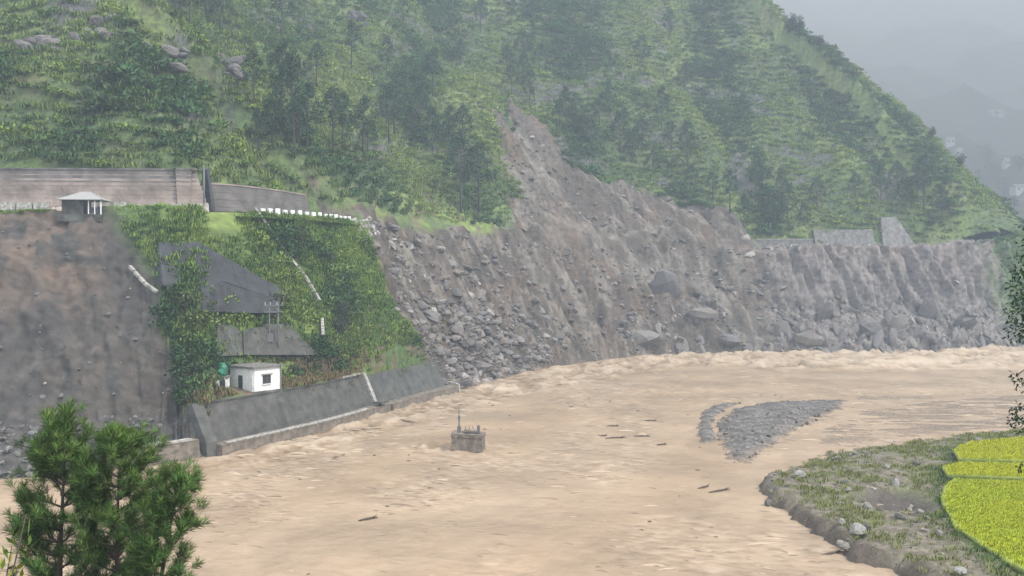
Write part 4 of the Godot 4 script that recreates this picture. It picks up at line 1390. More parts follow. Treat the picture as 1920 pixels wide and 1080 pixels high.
func ground_cover() -> void:
	var forms := [shrub_mesh(170, 0.27), shrub_mesh(170, 0.24, 0.7), shrub_mesh(150, 0.31, 1.2)]
	var xf := [[], [], []]
	var cs := [[], [], []]
	for q in hill_pts:
		var p: Vector3 = q[0]
		if q[2] or q[1].x < (8.6 if whole_road(q[1].z) > 0.5 else 2.0):
			if not (q[1].z > 14.9 and q[1].x > 0.5 and not q[2]):
				continue
		var s2 := px_of(p)
		if s2.x < -260 or s2.x > 2150 or s2.y < -220 or s2.y > 700:
			continue
		var a := nz.get_noise_2d(p.x * 0.03 + 9.0, p.z * 0.03 + p.y * 0.02)
		var b := nz.get_noise_2d(p.x * 0.1, p.z * 0.1 + 60.0)
		var many := 1.0 if q[3] < 0.5 else 0.2
		var edge := step(8.0, 14.0, q[1].x)
		for rep in 3:
			if rng.randf() > many * (0.9 if rep == 0 else 0.6):
				continue
			var warm := 0.32 * (1.0 - step(-75.0, -20.0, p.x)) * (1.0 - step(40.0, 75.0, p.y)) + 0.10 - 0.35 * step(0.0, 0.35, b) + 0.15 * step(120.0, 170.0, p.x)
			var s := 0.62 * pow(rng.randf(), -0.32) * lerpf(0.6, 1.0, edge)
			s = minf(s, 1.7) * (1.0 + 0.75 * step(0.1, 0.4, -a))
			var k := rng.randi() % 3
			xf[k].append(Transform3D(Basis(Vector3.UP, rand(0, TAU)) * Basis.from_scale(Vector3(s * rand(0.9, 1.4), s * rand(0.7, 1.1), s)), p + Vector3(rand(-1, 1), -0.15, rand(-1, 1))))
			cs[k].append(green(a + rand(-0.12, 0.12), b, warm))
	for k in 3:
		copies("hill_shrubs", forms[k], M.leaf, xf[k], cs[k])
	# the planted slope between cliff and slide
	var fine := [shrub_mesh(190, 0.22), shrub_mesh(190, 0.19, 0.7), shrub_mesh(120, 0.30, 1.3)]
	xf = [[], [], []]
	cs = [[], [], []]
	var hut_at := Vector2(-30.5, -104.5)
	for i in 15000:
		var u := rand(2.4, 7.0)
		var v := rand(0.05, 1.0)
		var far_side := false
		if i > 13000:
			u = rand(14.85, 16.7)
			far_side = true
		elif wedge(u, v) < 0.55:
			continue
		if far_side and u + 0.2 * v < 15.15:
			continue
		var p := bank(u, v)
		var a := nz.get_noise_3d(p.x * 0.09, p.y * 0.09, p.z * 0.09 + 20.0)
		var b := nz.get_noise_2d(p.x * 0.2, p.z * 0.2 + p.y * 0.2)
		var s2 := px_of(p)
		if not far_side:
			if Vector2(p.x, p.z).distance_to(hut_at) < 4.2 and p.y < 8.5:
				continue
			if p.y < 8.0 and s2.x > 395 and s2.x < 640 and rng.randf() < 0.86:
				continue                       # bare earth round the hut
			if s2.x > 283 and s2.x < 515 and s2.y > 458 and s2.y < 585 and p.y > 10.0 and s2.y > 455 + maxf(0.0, s2.x - 372.0) * 0.6 and (s2.x > 302 or s2.y < 540) and rng.randf() < (0.80 if s2.y < 550 else 0.65):
				continue                       # breast wall
			if s2.x > 408 and s2.x < 585 and s2.y > 610 and s2.y < 676 and rng.randf() < 0.97:
				continue
			if s2.x > 310 and s2.x < 480 and v < 0.07:
				continue
		var warm := 0.34 * step(5.0, 6.0, u) + 0.14 - 0.25 * step(0.1, 0.4, b)
		if v > 0.85:
			warm += 0.12
		if far_side:
			warm = 0.05
		var s := 0.38 * pow(rng.randf(), -0.36) * (1.0 + 0.6 * step(0.05, 0.4, -a))
		s = minf(s, 1.35)
		if v > 0.70 and u < 4.6:
			if v > 0.84:
				continue
			s *= 0.5
		elif v > 0.93 or v < 0.2:
			s *= 0.5
		if not far_side and u > 5.3 and a > -0.12:
			s *= 0.62                          # grassy part right of the stepped drain
			if v < 0.25 and rng.randf() < 0.5:
				continue
		var k := rng.randi() % 3
		xf[k].append(Transform3D(Basis(Vector3.UP, rand(0, TAU)) * Basis.from_scale(Vector3(s * rand(0.9, 1.4), s * rand(0.7, 1.1), s)), p + Vector3(0, -0.1, 0)))
		cs[k].append(green(a + rand(-0.1, 0.12), b, warm))
	for k in 3:
		copies("slope_shrubs", fine[k], M.leaf, xf[k], cs[k])
	# weeds hanging over walls, cliff lip and road edge
	xf = [[]]
	cs = [[]]
	for i in 1500:
		var u := rand(1.2, 6.6)
		if i % 3 != 0 and u > 1.9 and u < 4.45:
			continue
		var p := curve(RD, u) + inland(RD, u) * rand(-1.3, -0.5) + Vector3(0, -0.75, 0)
		if i % 3 == 0:
			p = curve(RD, u) + inland(RD, u) * rand(8.9, 9.9) + Vector3(0, 6.2 if u < 4.6 else 4.3, 0)
		var s := rand(0.2, 0.55)
		xf[0].append(Transform3D(Basis(Vector3.UP, rand(0, TAU)) * Basis.from_scale(Vector3(s * 1.5, s * 0.8, s)), p))
		cs[0].append(green(rand(-0.2, 0.4), 0.0, 0.15))
	for i in 420:
		var u := rand(0.9, 2.35)
		var p := bank(u, rand(0.9, 1.0)) + Vector3(0, 0.0, 0)
		var s := rand(0.25, 0.6)
		xf[0].append(Transform3D(Basis(Vector3.UP, rand(0, TAU)) * Basis.from_scale(Vector3(s * 1.5, s * 0.7, s)), p))
		cs[0].append(green(rand(-0.2, 0.4), 0.0, 0.2))
	copies("wall_weeds", fine[1], M.leaf, xf[0], cs[0])
	xf = [[]]
	cs = [[]]
	for i in 420:
		var u := rand(14.75, 16.6)
		var p := curve(RD, u) + inland(RD, u) * rand(7.6, 15.0) + Vector3(0, 0.2, 0)
		var s := rand(0.5, 1.2)
		xf[0].append(Transform3D(Basis(Vector3.UP, rand(0, TAU)) * Basis.from_scale(Vector3(s * 1.3, s, s)), p))
		cs[0].append(green(rand(-0.2, 0.3), 0.0, 0.1))
	copies("verge_shrubs", forms[0], M.leaf, xf[0], cs[0])
	# grass between the shrubs
	var blade := grass_mesh(26, 0.75, 0.07, 0.75)
	xf = [[]]
	cs = [[]]
	for q in hill_pts:
		var p: Vector3 = q[0]
		if q[2] or q[1].x < (10.0 if whole_road(q[1].z) > 0.5 else 2.0):
			continue
		var s2 := px_of(p)
		if s2.x < -200 or s2.x > 2100 or s2.y < -150 or s2.y > 700:
			continue
		for rep in (3 if -p.z < 240.0 else 2):
			var a := nz.get_noise_2d(p.x * 0.03 + 9.0, p.z * 0.03 + p.y * 0.02)
			var s := rand(0.7, 1.5)
			var at := p + Vector3(rand(-1, 1), 0, rand(-1, 1))
			at.y += (p.x - at.x) * 0.0 + (p.z - at.z) * 0.75 * step(0.0, 10.0, q[1].x)
			xf[0].append(Transform3D(Basis(Vector3.UP, rand(0, TAU)) * Basis.from_scale(Vector3(s, s * rand(0.6, 1.2), s)), at))
			cs[0].append(tint(Color(0.075, 0.135, 0.05).lerp(Color(0.185, 0.245, 0.075), step(-0.3, 0.3, a + rand(-0.3, 0.3))), rand(0.7, 1.2)))
	for i in 9000:
		var u := rand(2.4, 7.0)
		var v := rand(0.12, 1.0)
		if wedge(u, v) < 0.6:
			continue
		var p := bank(u, v)
		if Vector2(p.x, p.z).distance_to(hut_at) < 3.6 and p.y < 8.5:
			continue
		if v > 0.9 and u < 4.5:
			continue
		var s := rand(0.35, 0.9)
		xf[0].append(Transform3D(Basis(Vector3.UP, rand(0, TAU)) * Basis.from_scale(Vector3(s, s, s)), p))
		var warm := Color(0.10, 0.19, 0.05).lerp(Color(0.225, 0.33, 0.075), step(-0.2, 0.4, nz.get_noise_2d(p.x * 0.15, p.y * 0.15) + rand(-0.2, 0.2)))
		if p.y < 8.5 and u < 6.0:
			warm = Color(0.21, 0.17, 0.09)
		cs[0].append(tint(warm, rand(0.75, 1.2)))
	copies("slope_grass", blade, M.leaf, xf[0], cs[0])
	# weeds on the terrace
	var tuft := grass_mesh(22, 0.4, 0.03, 0.35)
	var tx := []
	var tc := []
	for q in terrace_pts:
		if q[1] < 1.0 or q[2] > -0.4 or in_plot(Vector2(q[0].x, q[0].z)):
			continue
		var near := 0.0
		for pl in PLOTS:
			near = maxf(near, 1.0 - absf(edge_distance(pl, Vector2(q[0].x, q[0].z))) / 2.5)
		if rng.randf() < 0.12 + 0.42 * step(-0.15, 0.2, q[3]) + 0.6 * near:
			var s := rand(0.5, 1.2)
			tx.append(Transform3D(Basis(Vector3.UP, rand(0, TAU)) * Basis.from_scale(Vector3(s, s * rand(0.5, 1.1), s)), q[0] + Vector3(rand(-0.25, 0.25), 0, rand(-0.25, 0.25))))
			tc.append(Color(0.20, 0.215, 0.085).lerp(Color(0.08, 0.14, 0.045), clampf(near + rand(-0.3, 0.3), 0, 1)))
	copies("terrace_weeds", tuft, M.leaf, tx, tc)
	# rice
	var rice := mat("rice", Color.WHITE, 1.0, null, 1.0, null, true)
	rice.metallic_specular = 0.1
	var blades := grass_mesh(20, 0.20, 0.026, 0.30)
	var names3 := ["upper rice plot, a bright lime strip farthest up the terrace", "narrow middle rice plot between two low bunds", "largest rice plot, darker lime green, nearest the river's cut bank"]
	for k in 3:
		var pl: PackedVector2Array = PLOTS[k]
		var top: float = [1.6, 1.45, 1.3][k]
		var o := thing("rice_plot", names3[k], "rice field", Vector3.ZERO, 0, "rice plots on the terrace")
		var tri := Geometry2D.triangulate_polygon(pl)
		var st := begin(false)
		st.set_color(Color(0.290, 0.317, 0.020))
		for i in tri:
			st.add_vertex(Vector3(pl[i].x, top, pl[i].y))
		put("field_floor", done(st), rice, o)
		st = begin(false)
		for i in pl.size():
			var a := Vector3(pl[i].x, top - 0.15, pl[i].y)
			var b := Vector3(pl[(i + 1) % pl.size()].x, top - 0.15, pl[(i + 1) % pl.size()].y)
			tube(st, [a, a.lerp(b, 0.5), b], [0.24, 0.2, 0.24], 6)
		put("bund", done(st), mat("bund", Color(0.16, 0.20, 0.035), 0.95), o)
		var rx := []
		var rc := []
		var z := -40.0
		while z > -97.0:
			var x := 29.0
			while x < 72.0:
				var q := Vector2(x + rand(-0.12, 0.12), z + rand(-0.12, 0.12))
				if absf(q.x / q.y) < 0.66 and Geometry2D.is_point_in_polygon(q, pl):
					var a := nz.get_noise_2d(q.x * 0.15, q.y * 0.15)
					rx.append(Transform3D(Basis(Vector3.UP, rand(0, TAU)) * Basis.from_scale(Vector3(1, rand(0.8, 1.15), 1)), Vector3(q.x, top - 0.02, q.y)))
					rc.append(tint(Color(0.39, 0.42, 0.022).lerp([Color(0.46, 0.48, 0.02), Color(0.44, 0.465, 0.02), Color(0.32, 0.40, 0.025)][k], 0.5 + 0.5 * a), rand(0.985, 1.015)))
				x += 0.33
			z -= 0.33
		copies("rice_plants", blades, M.leaf, rx, rc, o)

func pine_far(sd: int, h: float) -> Array:
	rng.seed = sd
	var st := begin(false)
	var lean := Vector3(rand(-0.5, 0.5), 0, rand(-0.3, 0.3))
	tube(st, [Vector3(0, -1.0, 0), Vector3(0, h * 0.4, 0) + lean * 0.3, Vector3(0, h, 0) + lean], [0.24, 0.17, 0.04], 6)
	var trunk := st
	var cr := SurfaceTool.new()
	cr.begin(Mesh.PRIMITIVE_TRIANGLES)
	var y := h * 0.42
	while y < h:
		var t := (y - h * 0.42) / (h * 0.58)
		var reach := (1.0 - t) * 2.6 * (0.6 + 0.8 * sin(clampf(t * 2.0 + 0.25, 0, 1) * PI * 0.5)) + 0.35
		for b in 4:
			var a := rand(0, TAU)
			var tip := Vector3(cos(a), rand(0.0, 0.35), sin(a)) * reach * rand(0.6, 1.1) + Vector3(0, y, 0) + lean * (y / h)
			tube(trunk, [Vector3(0, y - 0.3, 0) + lean * (y / h), tip], [0.05, 0.02], 3)
			for k in 26:
				var d := (unit() + Vector3(0, 0.5, 0)).normalized()
				var p := tip + unit() * rand(0.1, 0.75)
				var s := rand(0.7, 1.3)
				leaf_quad(cr, p, d, d.cross(unit()).normalized(), rand(0.4, 0.8), 0.10, (d + Vector3(0, 0.6, 0)).normalized(), Color(0.045 * s, 0.092 * s, 0.055 * s))
		y += 0.55 + 0.2 * t
	return [done(trunk), cr.commit()]

func trees() -> void:
	var forms := []
	for k in 5:
		forms.append(pine_far(200 + k, [11.0, 13.0, 9.0, 12.0, 15.0][k]))
	rng.seed = 77
	var protos := []
	for k in 5:
		protos.append(null)
	# [field of view x, y of the foot, scale, form, label]
	var list := [
		[863, 402, 1.45, 1, "tall thin pine with bare trunk at the slide's left edge, left of the two"], [898, 396, 1.30, 3, "tall thin pine with bare trunk at the slide's left edge, right of the two"],
		[592, 172, 0.95, 3, "lone pine with visible trunk on the upper slope under the rock outcrop"], [807, 190, 1.0, 1, "lone pine with visible trunk on the upper middle slope"],
		[577, 292, 1.1, 0, "dark pine at the right end of the gully pines above the grey wall"], [532, 70, 1.2, 4, "thin pine high on the slope left of the pale rock outcrop"],
		[693, 292, 0.8, 2, "small pine above the end of the grey retaining wall"], [815, 282, 1.1, 0, "bushy pine on the slope left of the slide's chute"],
		[1190, 300, 1.0, 0, "pine at the upper right edge of the slide"], [1228, 330, 0.8, 2, "small pine overhanging the slide's upper right edge"],
		[312, 55, 1.2, 1, "pine high on the left slope against the grey rock"]]
	var clusters := [
		[[490, 290], [510, 270], [530, 300], [545, 255], [560, 280], [525, 235], [500, 240], [480, 215]], "dark pine in the gully above the grey wall", "pines in the gully above the grey wall",
		[[620, 290], [650, 280], [670, 300], [720, 275], [745, 260], [770, 275], [790, 255], [840, 265], [870, 285]], "pine in the middle belt left of the slide", "pines in the middle belt",
		[[960, 190], [975, 120], [985, 160], [1000, 90], [965, 60], [990, 40], [1010, 140], [950, 140], [1000, 200]], "dark pine in the column above the slide's apex", "pines above the slide's apex",
		[[1045, 240], [1065, 260], [1090, 250], [1110, 280], [1130, 240], [1150, 285], [1170, 255], [1210, 280], [1080, 215], [1140, 215], [1240, 255], [1260, 290], [1290, 320]], "hazy pine right of the slide's chute", "pines right of the chute",
		[[360, 60], [385, 40], [410, 60], [345, 30], [400, 20]], "pine at the top left of the hillside", "pines at the top left",
		[[1300, 345], [1340, 370], [1370, 395], [1400, 420], [1440, 425], [1480, 430], [1510, 420], [1420, 385], [1460, 390], [1530, 400]], "dark tree in the belt above the low right wall", "trees above the right wall",
		[[1610, 365], [1650, 385], [1690, 360], [1720, 385], [1740, 400], [1755, 420], [1700, 400]], "dark tree around the tapering right wall", "trees beside the tapering wall",
		[[660, 120], [720, 160], [870, 130], [900, 70], [760, 60], [1100, 110], [1200, 130], [1280, 180], [1350, 150], [1130, 50], [1250, 70], [1400, 240]], "faint pine scattered high on the misty slope", "pines high on the slope"]
	var order := ["leftmost", "second from left", "third from left", "fourth from left", "fifth from left", "sixth from left", "seventh from left", "eighth from left", "ninth from left", "tenth from left", "eleventh from left", "twelfth from left", "rightmost"]
	for k in range(0, clusters.size(), 3):
		clusters[k].sort_custom(func(a, b): return a[0] < b[0])
		for i in clusters[k].size():
			var q = clusters[k][i]
			list.append([q[0], q[1], rand(0.7, 1.15), rng.randi() % 5, clusters[k + 1] + ", " + order[i], clusters[k + 2]])
	for q in list:
		var at := ground(q[0], q[1])
		if at.y < 0.0:
			continue
		var k: int = q[3]
		var o: Node3D
		if protos[k] == null:
			o = thing("pine_tree", q[4], "pine tree", at)
			put("trunk", forms[k][0], M.bark_far, o)
			put("crown", forms[k][1], M.leaf, o)
			protos[k] = o
		else:
			o = copy(protos[k], at, q[4])
			o.name = o.name
		o.remove_meta("group")
		if q.size() > 5:
			o.set_meta("group", q[5])
		o.rotation.y = rand(0, TAU)
		o.scale = Vector3.ONE * q[2] * Vector3(1.0, rand(0.9, 1.1), 1.0)
	# broadleaf trees: on the ridge line and behind the spur
	var bl := broadleaf(6.0)
	var first: Node3D = null
	var spots := [[1502, 62, 0, 1.1, "bushy tree on the misty ridge crest, lower of the crest trees"], [1490, 45, 0, 0.9, "tree on the misty ridge crest beside the bright sky"], [1535, 85, 0, 0.8, "small tree leaning off the misty ridge crest"], [1700, 238, 0, 0.7, "bush on the ridge line above the distant houses"], [1740, 262, 0, 0.7, "bush on the lower ridge line by the distant houses"], [1805, 300, 0, 0.9, "dark tree where the ridge line meets the distant houses"],
		[1835, 350, 340, 1.5, "blue-grey tree behind the spur, left of the distant group"], [1860, 345, 350, 1.9, "tallest blue-grey tree behind the spur"], [1880, 370, 345, 1.6, "blue-grey tree behind the spur above the brown bank"], [1900, 395, 335, 1.1, "small tree on the brown bank at the right edge"], [1850, 310, 420, 1.8, "faint tree on the mist slope behind the spur"], [1910, 330, 430, 1.8, "faint tree above the long white building"], [1830, 395, 315, 1.0, "small tree at the spur's end by the road"],
		[632, 632, 0, 0.55, "dark bushy tree on the planted slope below the stepped drain"], [645, 600, 0, 0.5, "dark bush in the middle of the planted slope"], [1745, 425, 0, 0.7, "round dark tree just right of the tapering wall"]]
	for q in spots:
		var at := ground(q[0], q[1])
		if q[2] > 0:
			at = valley_spot(q[0], q[1])
		var o: Node3D
		if first == null:
			o = thing("broadleaf_tree", q[4], "tree", at)
			put("trunk", bl[0], M.bark_far, o)
			put("crown", bl[1], mat("far_leaf", Color(0.045, 0.075, 0.04), 0.8, null, 1, null, true), o)
			first = o
		else:
			o = copy(first, at, q[4])
		o.rotation.y = rand(0, TAU)
		o.scale = Vector3.ONE * q[3]

func broadleaf(h: float) -> Array:
	var st := begin(false)
	var cr := SurfaceTool.new()
	cr.begin(Mesh.PRIMITIVE_TRIANGLES)
	tube(st, [Vector3(0, -1, 0), Vector3(0.1, h * 0.35, 0), Vector3(-0.1, h * 0.8, 0.1)], [0.26, 0.2, 0.06], 7)
	for k in 14:
		var a := rand(0, TAU)
		var c := Vector3(cos(a) * rand(0.3, 1.9), h * rand(0.42, 0.98), sin(a) * rand(0.3, 1.9))
		tube(st, [Vector3(0, h * 0.35, 0), c], [0.09, 0.03], 4)
		var r := rand(0.6, 1.2)
		var tone := rand(0.7, 1.3)
		for i in 90:
			var d := unit()
			var p := c + d * r * sqrt(rand(0.2, 1.0))
			var dir := (d + unit()).normalized()
			var s := tone * rand(0.8, 1.2)
			leaf_quad(cr, p, dir, dir.cross(unit()).normalized(), rand(0.25, 0.45), 0.11, (d + Vector3(0, 0.5, 0)).normalized(), Color(s, s, s))
	return [done(st), cr.commit()]


# ------------------------------------------------------------------ near trees
func needle_tuft() -> ArrayMesh:
	var st := SurfaceTool.new()
	st.begin(Mesh.PRIMITIVE_TRIANGLES)
	for i in 64:
		var base := Vector3(0, rand(-0.16, 0.05), 0)
		var a := rand(0, TAU)
		var e := rand(0.25, 1.15)
		var dir := Vector3(cos(a) * sin(e), cos(e), sin(a) * sin(e))
		var side := dir.cross(unit()).normalized()
		var k := rand(0.7, 1.3)
		leaf_quad(st, base, dir, side, rand(0.17, 0.27), 0.0055, (dir + Vector3(0, 0.3, 0)).normalized(), Color(k, k, k))
	return st.commit()

func near_pine(label: String, base: Vector3, top: Vector3, reach: float, sd: int, density: float, tuft: ArrayMesh, bare := 0.0) -> void:
	rng.seed = sd
	var o := thing("near_pine", label, "pine tree", base)
	var h := top.y - base.y
	var lean := (top - base)
	var st := begin(false)
	var stem := func(y: float) -> Vector3:
		var t := y / h
		return lean * t + Vector3(sin(t * 5.0 + sd) * 0.08, 0, cos(t * 4.0 + sd) * 0.08)
	var pts := []
	var rad := []
	for i in 13:
		pts.append(stem.call(h * i / 12.0) - Vector3(0, 0.6 if i == 0 else 0.0, 0))
		rad.append(lerpf(0.11, 0.014, i / 12.0))
	tube(st, pts, rad, 8)
	put("trunk", done(st), M.bark, o)
	var xf := []
	var cs := []
	var y := h * 0.22
	while y < h:
		var t := y / h
		var l := reach * (0.35 + 0.95 * pow(1.0 - t, 0.6)) * (1.0 if t < 0.93 else 0.6)
		for b in (3 if t > 0.9 else 4):
			var a := rand(0, TAU)
			var out := Vector3(cos(a), 0, sin(a))
			var len := l * rand(0.65, 1.15)
			var p0: Vector3 = stem.call(y)
			var q := []
			var rr := []
			for k in 6:
				var s := k / 5.0
				q.append(p0 + out * len * s * (1.0 - 0.18 * s) + Vector3(0, len * (0.25 * s + 0.42 * s * s), 0) + unit() * 0.03)
				rr.append(lerpf(0.030, 0.007, s))
			st = begin(false)
			tube(st, q, rr, 5)
			for k in range(2, 6):
				if k / 5.0 < bare:
					continue
				for m in (3 if k > 2 else 2):
					var c: Vector3 = q[k]
					var d2 := (out * 0.6 + Vector3(0, 0.8, 0) + unit() * 0.9).normalized()
					var e := c + d2 * rand(0.12, 0.42)
					if rng.randf() > density:
						continue
					tube(st, [c, e], [0.008, 0.005], 3)
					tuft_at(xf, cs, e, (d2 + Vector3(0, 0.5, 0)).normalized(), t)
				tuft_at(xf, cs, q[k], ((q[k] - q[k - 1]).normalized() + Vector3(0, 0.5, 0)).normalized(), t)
			put("branch", done(st), M.bark, o)
		y += 0.24 + 0.16 * (1.0 - t)
	for k in 5:
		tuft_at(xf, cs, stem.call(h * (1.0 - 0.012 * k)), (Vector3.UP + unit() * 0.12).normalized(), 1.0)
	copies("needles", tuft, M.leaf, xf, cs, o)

func tuft_at(xf: Array, cs: Array, at: Vector3, dir: Vector3, t: float) -> void:
	var s := dir.cross(unit()).normalized()
	var k := rand(0.85, 1.25)
	xf.append(Transform3D(Basis(s * k, dir * k, s.cross(dir) * k), at))
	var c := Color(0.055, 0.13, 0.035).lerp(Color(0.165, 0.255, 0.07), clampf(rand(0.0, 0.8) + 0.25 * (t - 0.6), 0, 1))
	cs.append(tint(c, rand(0.8, 1.2)))

func near_y(z: float) -> float:
	return 16.9 + z * 0.42

func foreground() -> void:
	rng.seed = 501
	var tuft := needle_tuft()
	near_pine("large near pine at lower left with dense rounded top", Vector3(-11.2, near_y(-22), -22), Vector3(-11.15, 14.95, -22), 1.25, 3, 0.55, tuft)
	near_pine("second near pine standing right of the tallest one", Vector3(-9.6, near_y(-21.5), -21.5), Vector3(-9.5, 14.5, -21.5), 1.3, 8, 0.5, tuft)
	near_pine("thin leaning near pine with bare twigs, nearest the river", Vector3(-8.5, near_y(-20.5), -20.5), Vector3(-7.75, 13.95, -20.5), 0.8, 15, 0.5, tuft, 0.5)
	rng.seed = 640
	# broad-leaved bush in the corner
	var b := thing("leafy_bush", "yellow-green long-leaved bush in the bottom left corner", "bush", Vector3(-8.35, near_y(-14), -14))
	var st := begin(false)
	var lv := SurfaceTool.new()
	lv.begin(Mesh.PRIMITIVE_TRIANGLES)
	for k in 11:
		var a := rand(0, TAU)
		var tip := Vector3(cos(a) * rand(0.3, 0.9), rand(2.6, 4.0), sin(a) * rand(0.3, 0.8))
		tube(st, [Vector3(0, -0.3, 0), tip * Vector3(0.4, 0.55, 0.4), tip], [0.03, 0.02, 0.008], 5)
		for i in 34:
			var t := rand(0.35, 1.0)
			var p := Vector3(0, 0, 0).lerp(tip, t) + unit() * 0.12
			var d := (unit() + Vector3(0, -0.1, 0)).normalized()
			var s := rand(0.7, 1.25)
			var c := Color(0.26, 0.27, 0.05) if rng.randf() < 0.55 else Color(0.09, 0.14, 0.03)
			leaf_quad(lv, p, d, d.cross(unit()).normalized(), rand(0.16, 0.34), 0.035, (d + Vector3.UP).normalized(), tint(c, s))
	put("stem", done(st), M.bark, b)
	put("foliage", lv.commit(), M.leaf, b)
	# tree whose branches hang in from the right
	var base := Vector3(21.0, 2.6, -32.0)
	var r := thing("overhanging_tree", "dark leafy tree at the right edge, branches hanging into view", "tree", base)
	st = begin(false)
	tube(st, [Vector3(0, -2, 0), Vector3(0.2, 6, 0), Vector3(-0.1, 12, 0), Vector3(0, 19, 0)], [0.34, 0.27, 0.2, 0.06], 9)
	put("trunk", done(st), M.bark, r)
	lv = SurfaceTool.new()
	lv.begin(Mesh.PRIMITIVE_TRIANGLES)
	var clumps := [[1912, 500, 0.5], [1908, 545, 0.55], [1905, 590, 0.55], [1903, 622, 0.4], [1925, 560, 0.7], [1935, 620, 0.7], [1905, 705, 0.22], [1918, 725, 0.3], [1908, 770, 0.32], [1900, 790, 0.26], [1915, 800, 0.3], [1922, 880, 0.3], [1950, 450, 1.0], [1970, 650, 0.9], [1975, 800, 0.8], [2050, 500, 1.4], [2100, 350, 1.7], [2120, 650, 1.5], [1985, 560, 1.0], [2020, 240, 1.2], [2080, 100, 1.5]]
	for q in clumps:
		var c := seen_at(q[0], q[1], 32.0 + rand(-0.8, 0.8)) - base
		st = begin(false)
		var root := Vector3(0, maxf(1.0, c.y + 1.2), 0)
		tube(st, [root, root.lerp(c, 0.6) + Vector3(0, 0.3, 0), c], [0.07, 0.04, 0.015], 5)
		put("branch", done(st), M.bark, r)
		var tone := rand(0.8, 1.2)
		for i in int(170 * q[2] * q[2] + 80 * q[2]):
			var d := unit()
			var p: Vector3 = c + d * q[2] * sqrt(rand(0.05, 1.0)) * Vector3(0.8, 1, 0.8)
			var dir := (d + unit() + Vector3(0, -0.4, 0)).normalized()
			var s := tone * rand(0.7, 1.3)
			leaf_quad(lv, p, dir, dir.cross(unit()).normalized(), rand(0.1, 0.2), 0.04, (d + Vector3(0, 0.6, 0)).normalized(), Color(0.035 * s, 0.068 * s, 0.028 * s))
	put("foliage", lv.commit(), M.leaf, r)

func ripples() -> void:     # small breaking wavelets and foam lines on the water
	rng.seed = 611
	var st := begin(false)
	var rings := []
	for i in 9:
		var t := i / 8.0 * 2.0 - 1.0
		var h := 1.0 - t * t
		var x := t
		var z := t * t * 0.35
		rings.append([Vector3(x, -0.25, z - 0.30 * h - 0.02), Vector3(x, 0.55 * h, z), Vector3(x, -0.25, z + 0.16 * h + 0.02)])
	loft(st, rings, false)
	var wave := done(st)
	var xf := []
	var cs := []
	for i in 16000:
		var d := rand(46.0, 170.0)
		var x := rand(-0.62, 0.62) * d
		var z := -d
		var dens := step(0.0, 0.3, nz.get_noise_2d(x * 0.05 + 30.0, z * 0.03)) * 0.55 + 0.06
		var f := from_line(SH, x, z)
		if f.x > -1.5 or edge_distance(TERRACE, Vector2(x, z)) > -0.8:
			continue
		if -f.x < 14.0 and f.y > 110.0:
			dens = 0.5
		var rel := Vector2(x + 5.2, z + 94.5)
		if rel.length() < 6.5:
			dens = 0.95
		var wet := false
		for bar in BARS:
			if edge_distance(bar, Vector2(x, z)) > -0.5:
				wet = true
		if wet or rng.randf() > dens:
			continue
		var s := minf(0.17 * pow(rng.randf(), -0.42), 0.6) * (1.0 + 0.9 * float(-f.x < 14.0 and f.y > 110.0))
		xf.append(Transform3D(Basis(Vector3.UP, rand(-0.55, 0.25)) * Basis.from_scale(Vector3(s * rand(0.9, 2.2), s * rand(0.18, 0.36), s * 0.7)), Vector3(x, 0.03 + nz.get_noise_2d(x * 0.16, z * 0.10) * 0.07, z)))
		cs.append(tint(Color(0.235, 0.170, 0.118).lerp(Color(0.34, 0.26, 0.19), float(rng.randf() < 0.4)), rand(0.7, 1.1)))
	copies("river_ripples", wave, mat("wavelet", Color.WHITE, 0.5, null, 1.0, null, true), xf, cs)

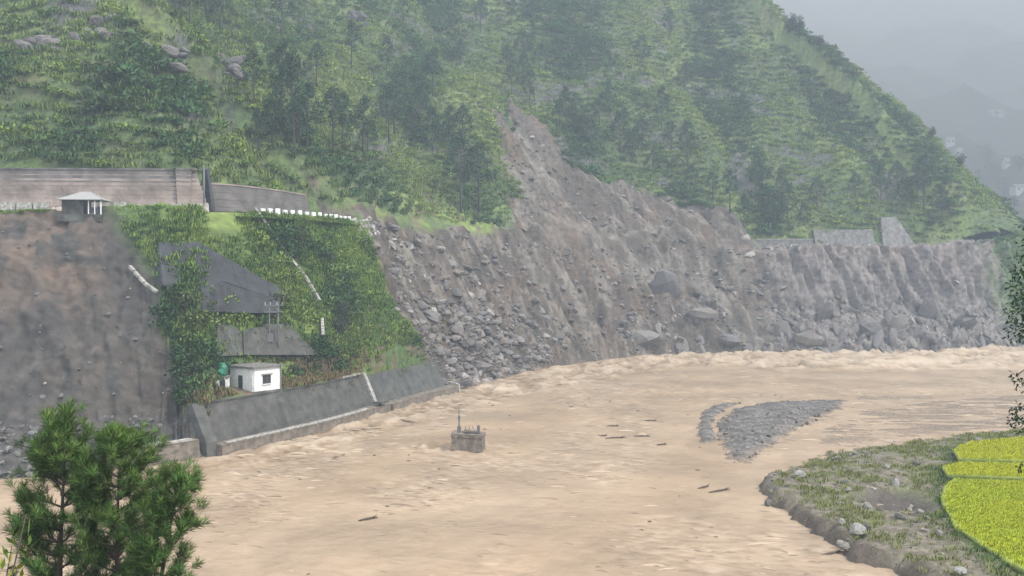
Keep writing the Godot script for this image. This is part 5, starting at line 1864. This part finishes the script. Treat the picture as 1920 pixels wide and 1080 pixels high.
func driftwood() -> void:
	rng.seed = 900
	var logs := [[18.1, -77.3, 2.4, 0.5, "forked driftwood log floating left of the terrace tip"], [17.0, -78.6, 1.3, 0.6, "short driftwood piece behind the forked log"], [12.1, -103.2, 2.6, 0.2, "curved branch floating in mid river"], [15.3, -104.2, 2.0, -0.1, "dark log in the driftwood patch in mid river"], [16.7, -98.9, 1.2, 0.3, "small log at the right of the mid-river driftwood"], [-11.1, -68.2, 1.6, 0.6, "thin stick floating in the near brown water"], [21.5, -59.6, 1.8, 0.4, "stick floating beside the cut terrace bank"], [12.7, -111.5, 1.6, 0.0, "thin branch floating below the gravel bar"], [18.1, -115.7, 1.8, -0.2, "branch floating upstream of the driftwood patch"], [10.8, -104.6, 0.9, 0.2, "stump floating at the left of the driftwood patch"]]
	for q in logs:
		var o := thing("driftwood_log", q[4], "driftwood", Vector3(q[0], 0.05, q[1]), q[3], "driftwood on the river")
		var st := begin(false)
		var l: float = q[2]
		tube(st, [Vector3(-l * 0.5, 0, 0), Vector3(-l * 0.1, 0.07, 0.1), Vector3(l * 0.3, 0.03, -0.05), Vector3(l * 0.5, 0.05, 0.1)], [0.04, 0.09, 0.08, 0.03], 6)
		put("stem", done(st), M.wet_wood, o)
		st = begin(false)
		tube(st, [Vector3(l * 0.2, 0.04, 0), Vector3(l * 0.42, 0.3, 0.25)], [0.05, 0.02], 5)
		put("branch_stub", done(st), M.wet_wood, o)
	var xf := []
	var cs := []
	for i in 380:
		var x := rand(-32, 60)
		var z := rand(-46, -150)
		if nz.get_noise_2d(x * 0.06 + 30.0, z * 0.05) < rand(-0.1, 0.5) or from_line(SH, x, z).x > -3.0 or edge_distance(TERRACE, Vector2(x, z)) > -2.0:
			continue
		var s := rand(0.04, 0.09)
		xf.append(Transform3D(Basis(Vector3.UP, rand(-0.7, 0.7)) * Basis.from_scale(Vector3(s * rand(1.5, 5.0), s * 0.7, s)), Vector3(x, 0.05, z)))
		cs.append(tint(Color(0.16, 0.12, 0.09), rand(0.4, 1.6)))
	copies("floating_debris", rock_mesh(55), M.rock, xf, cs)
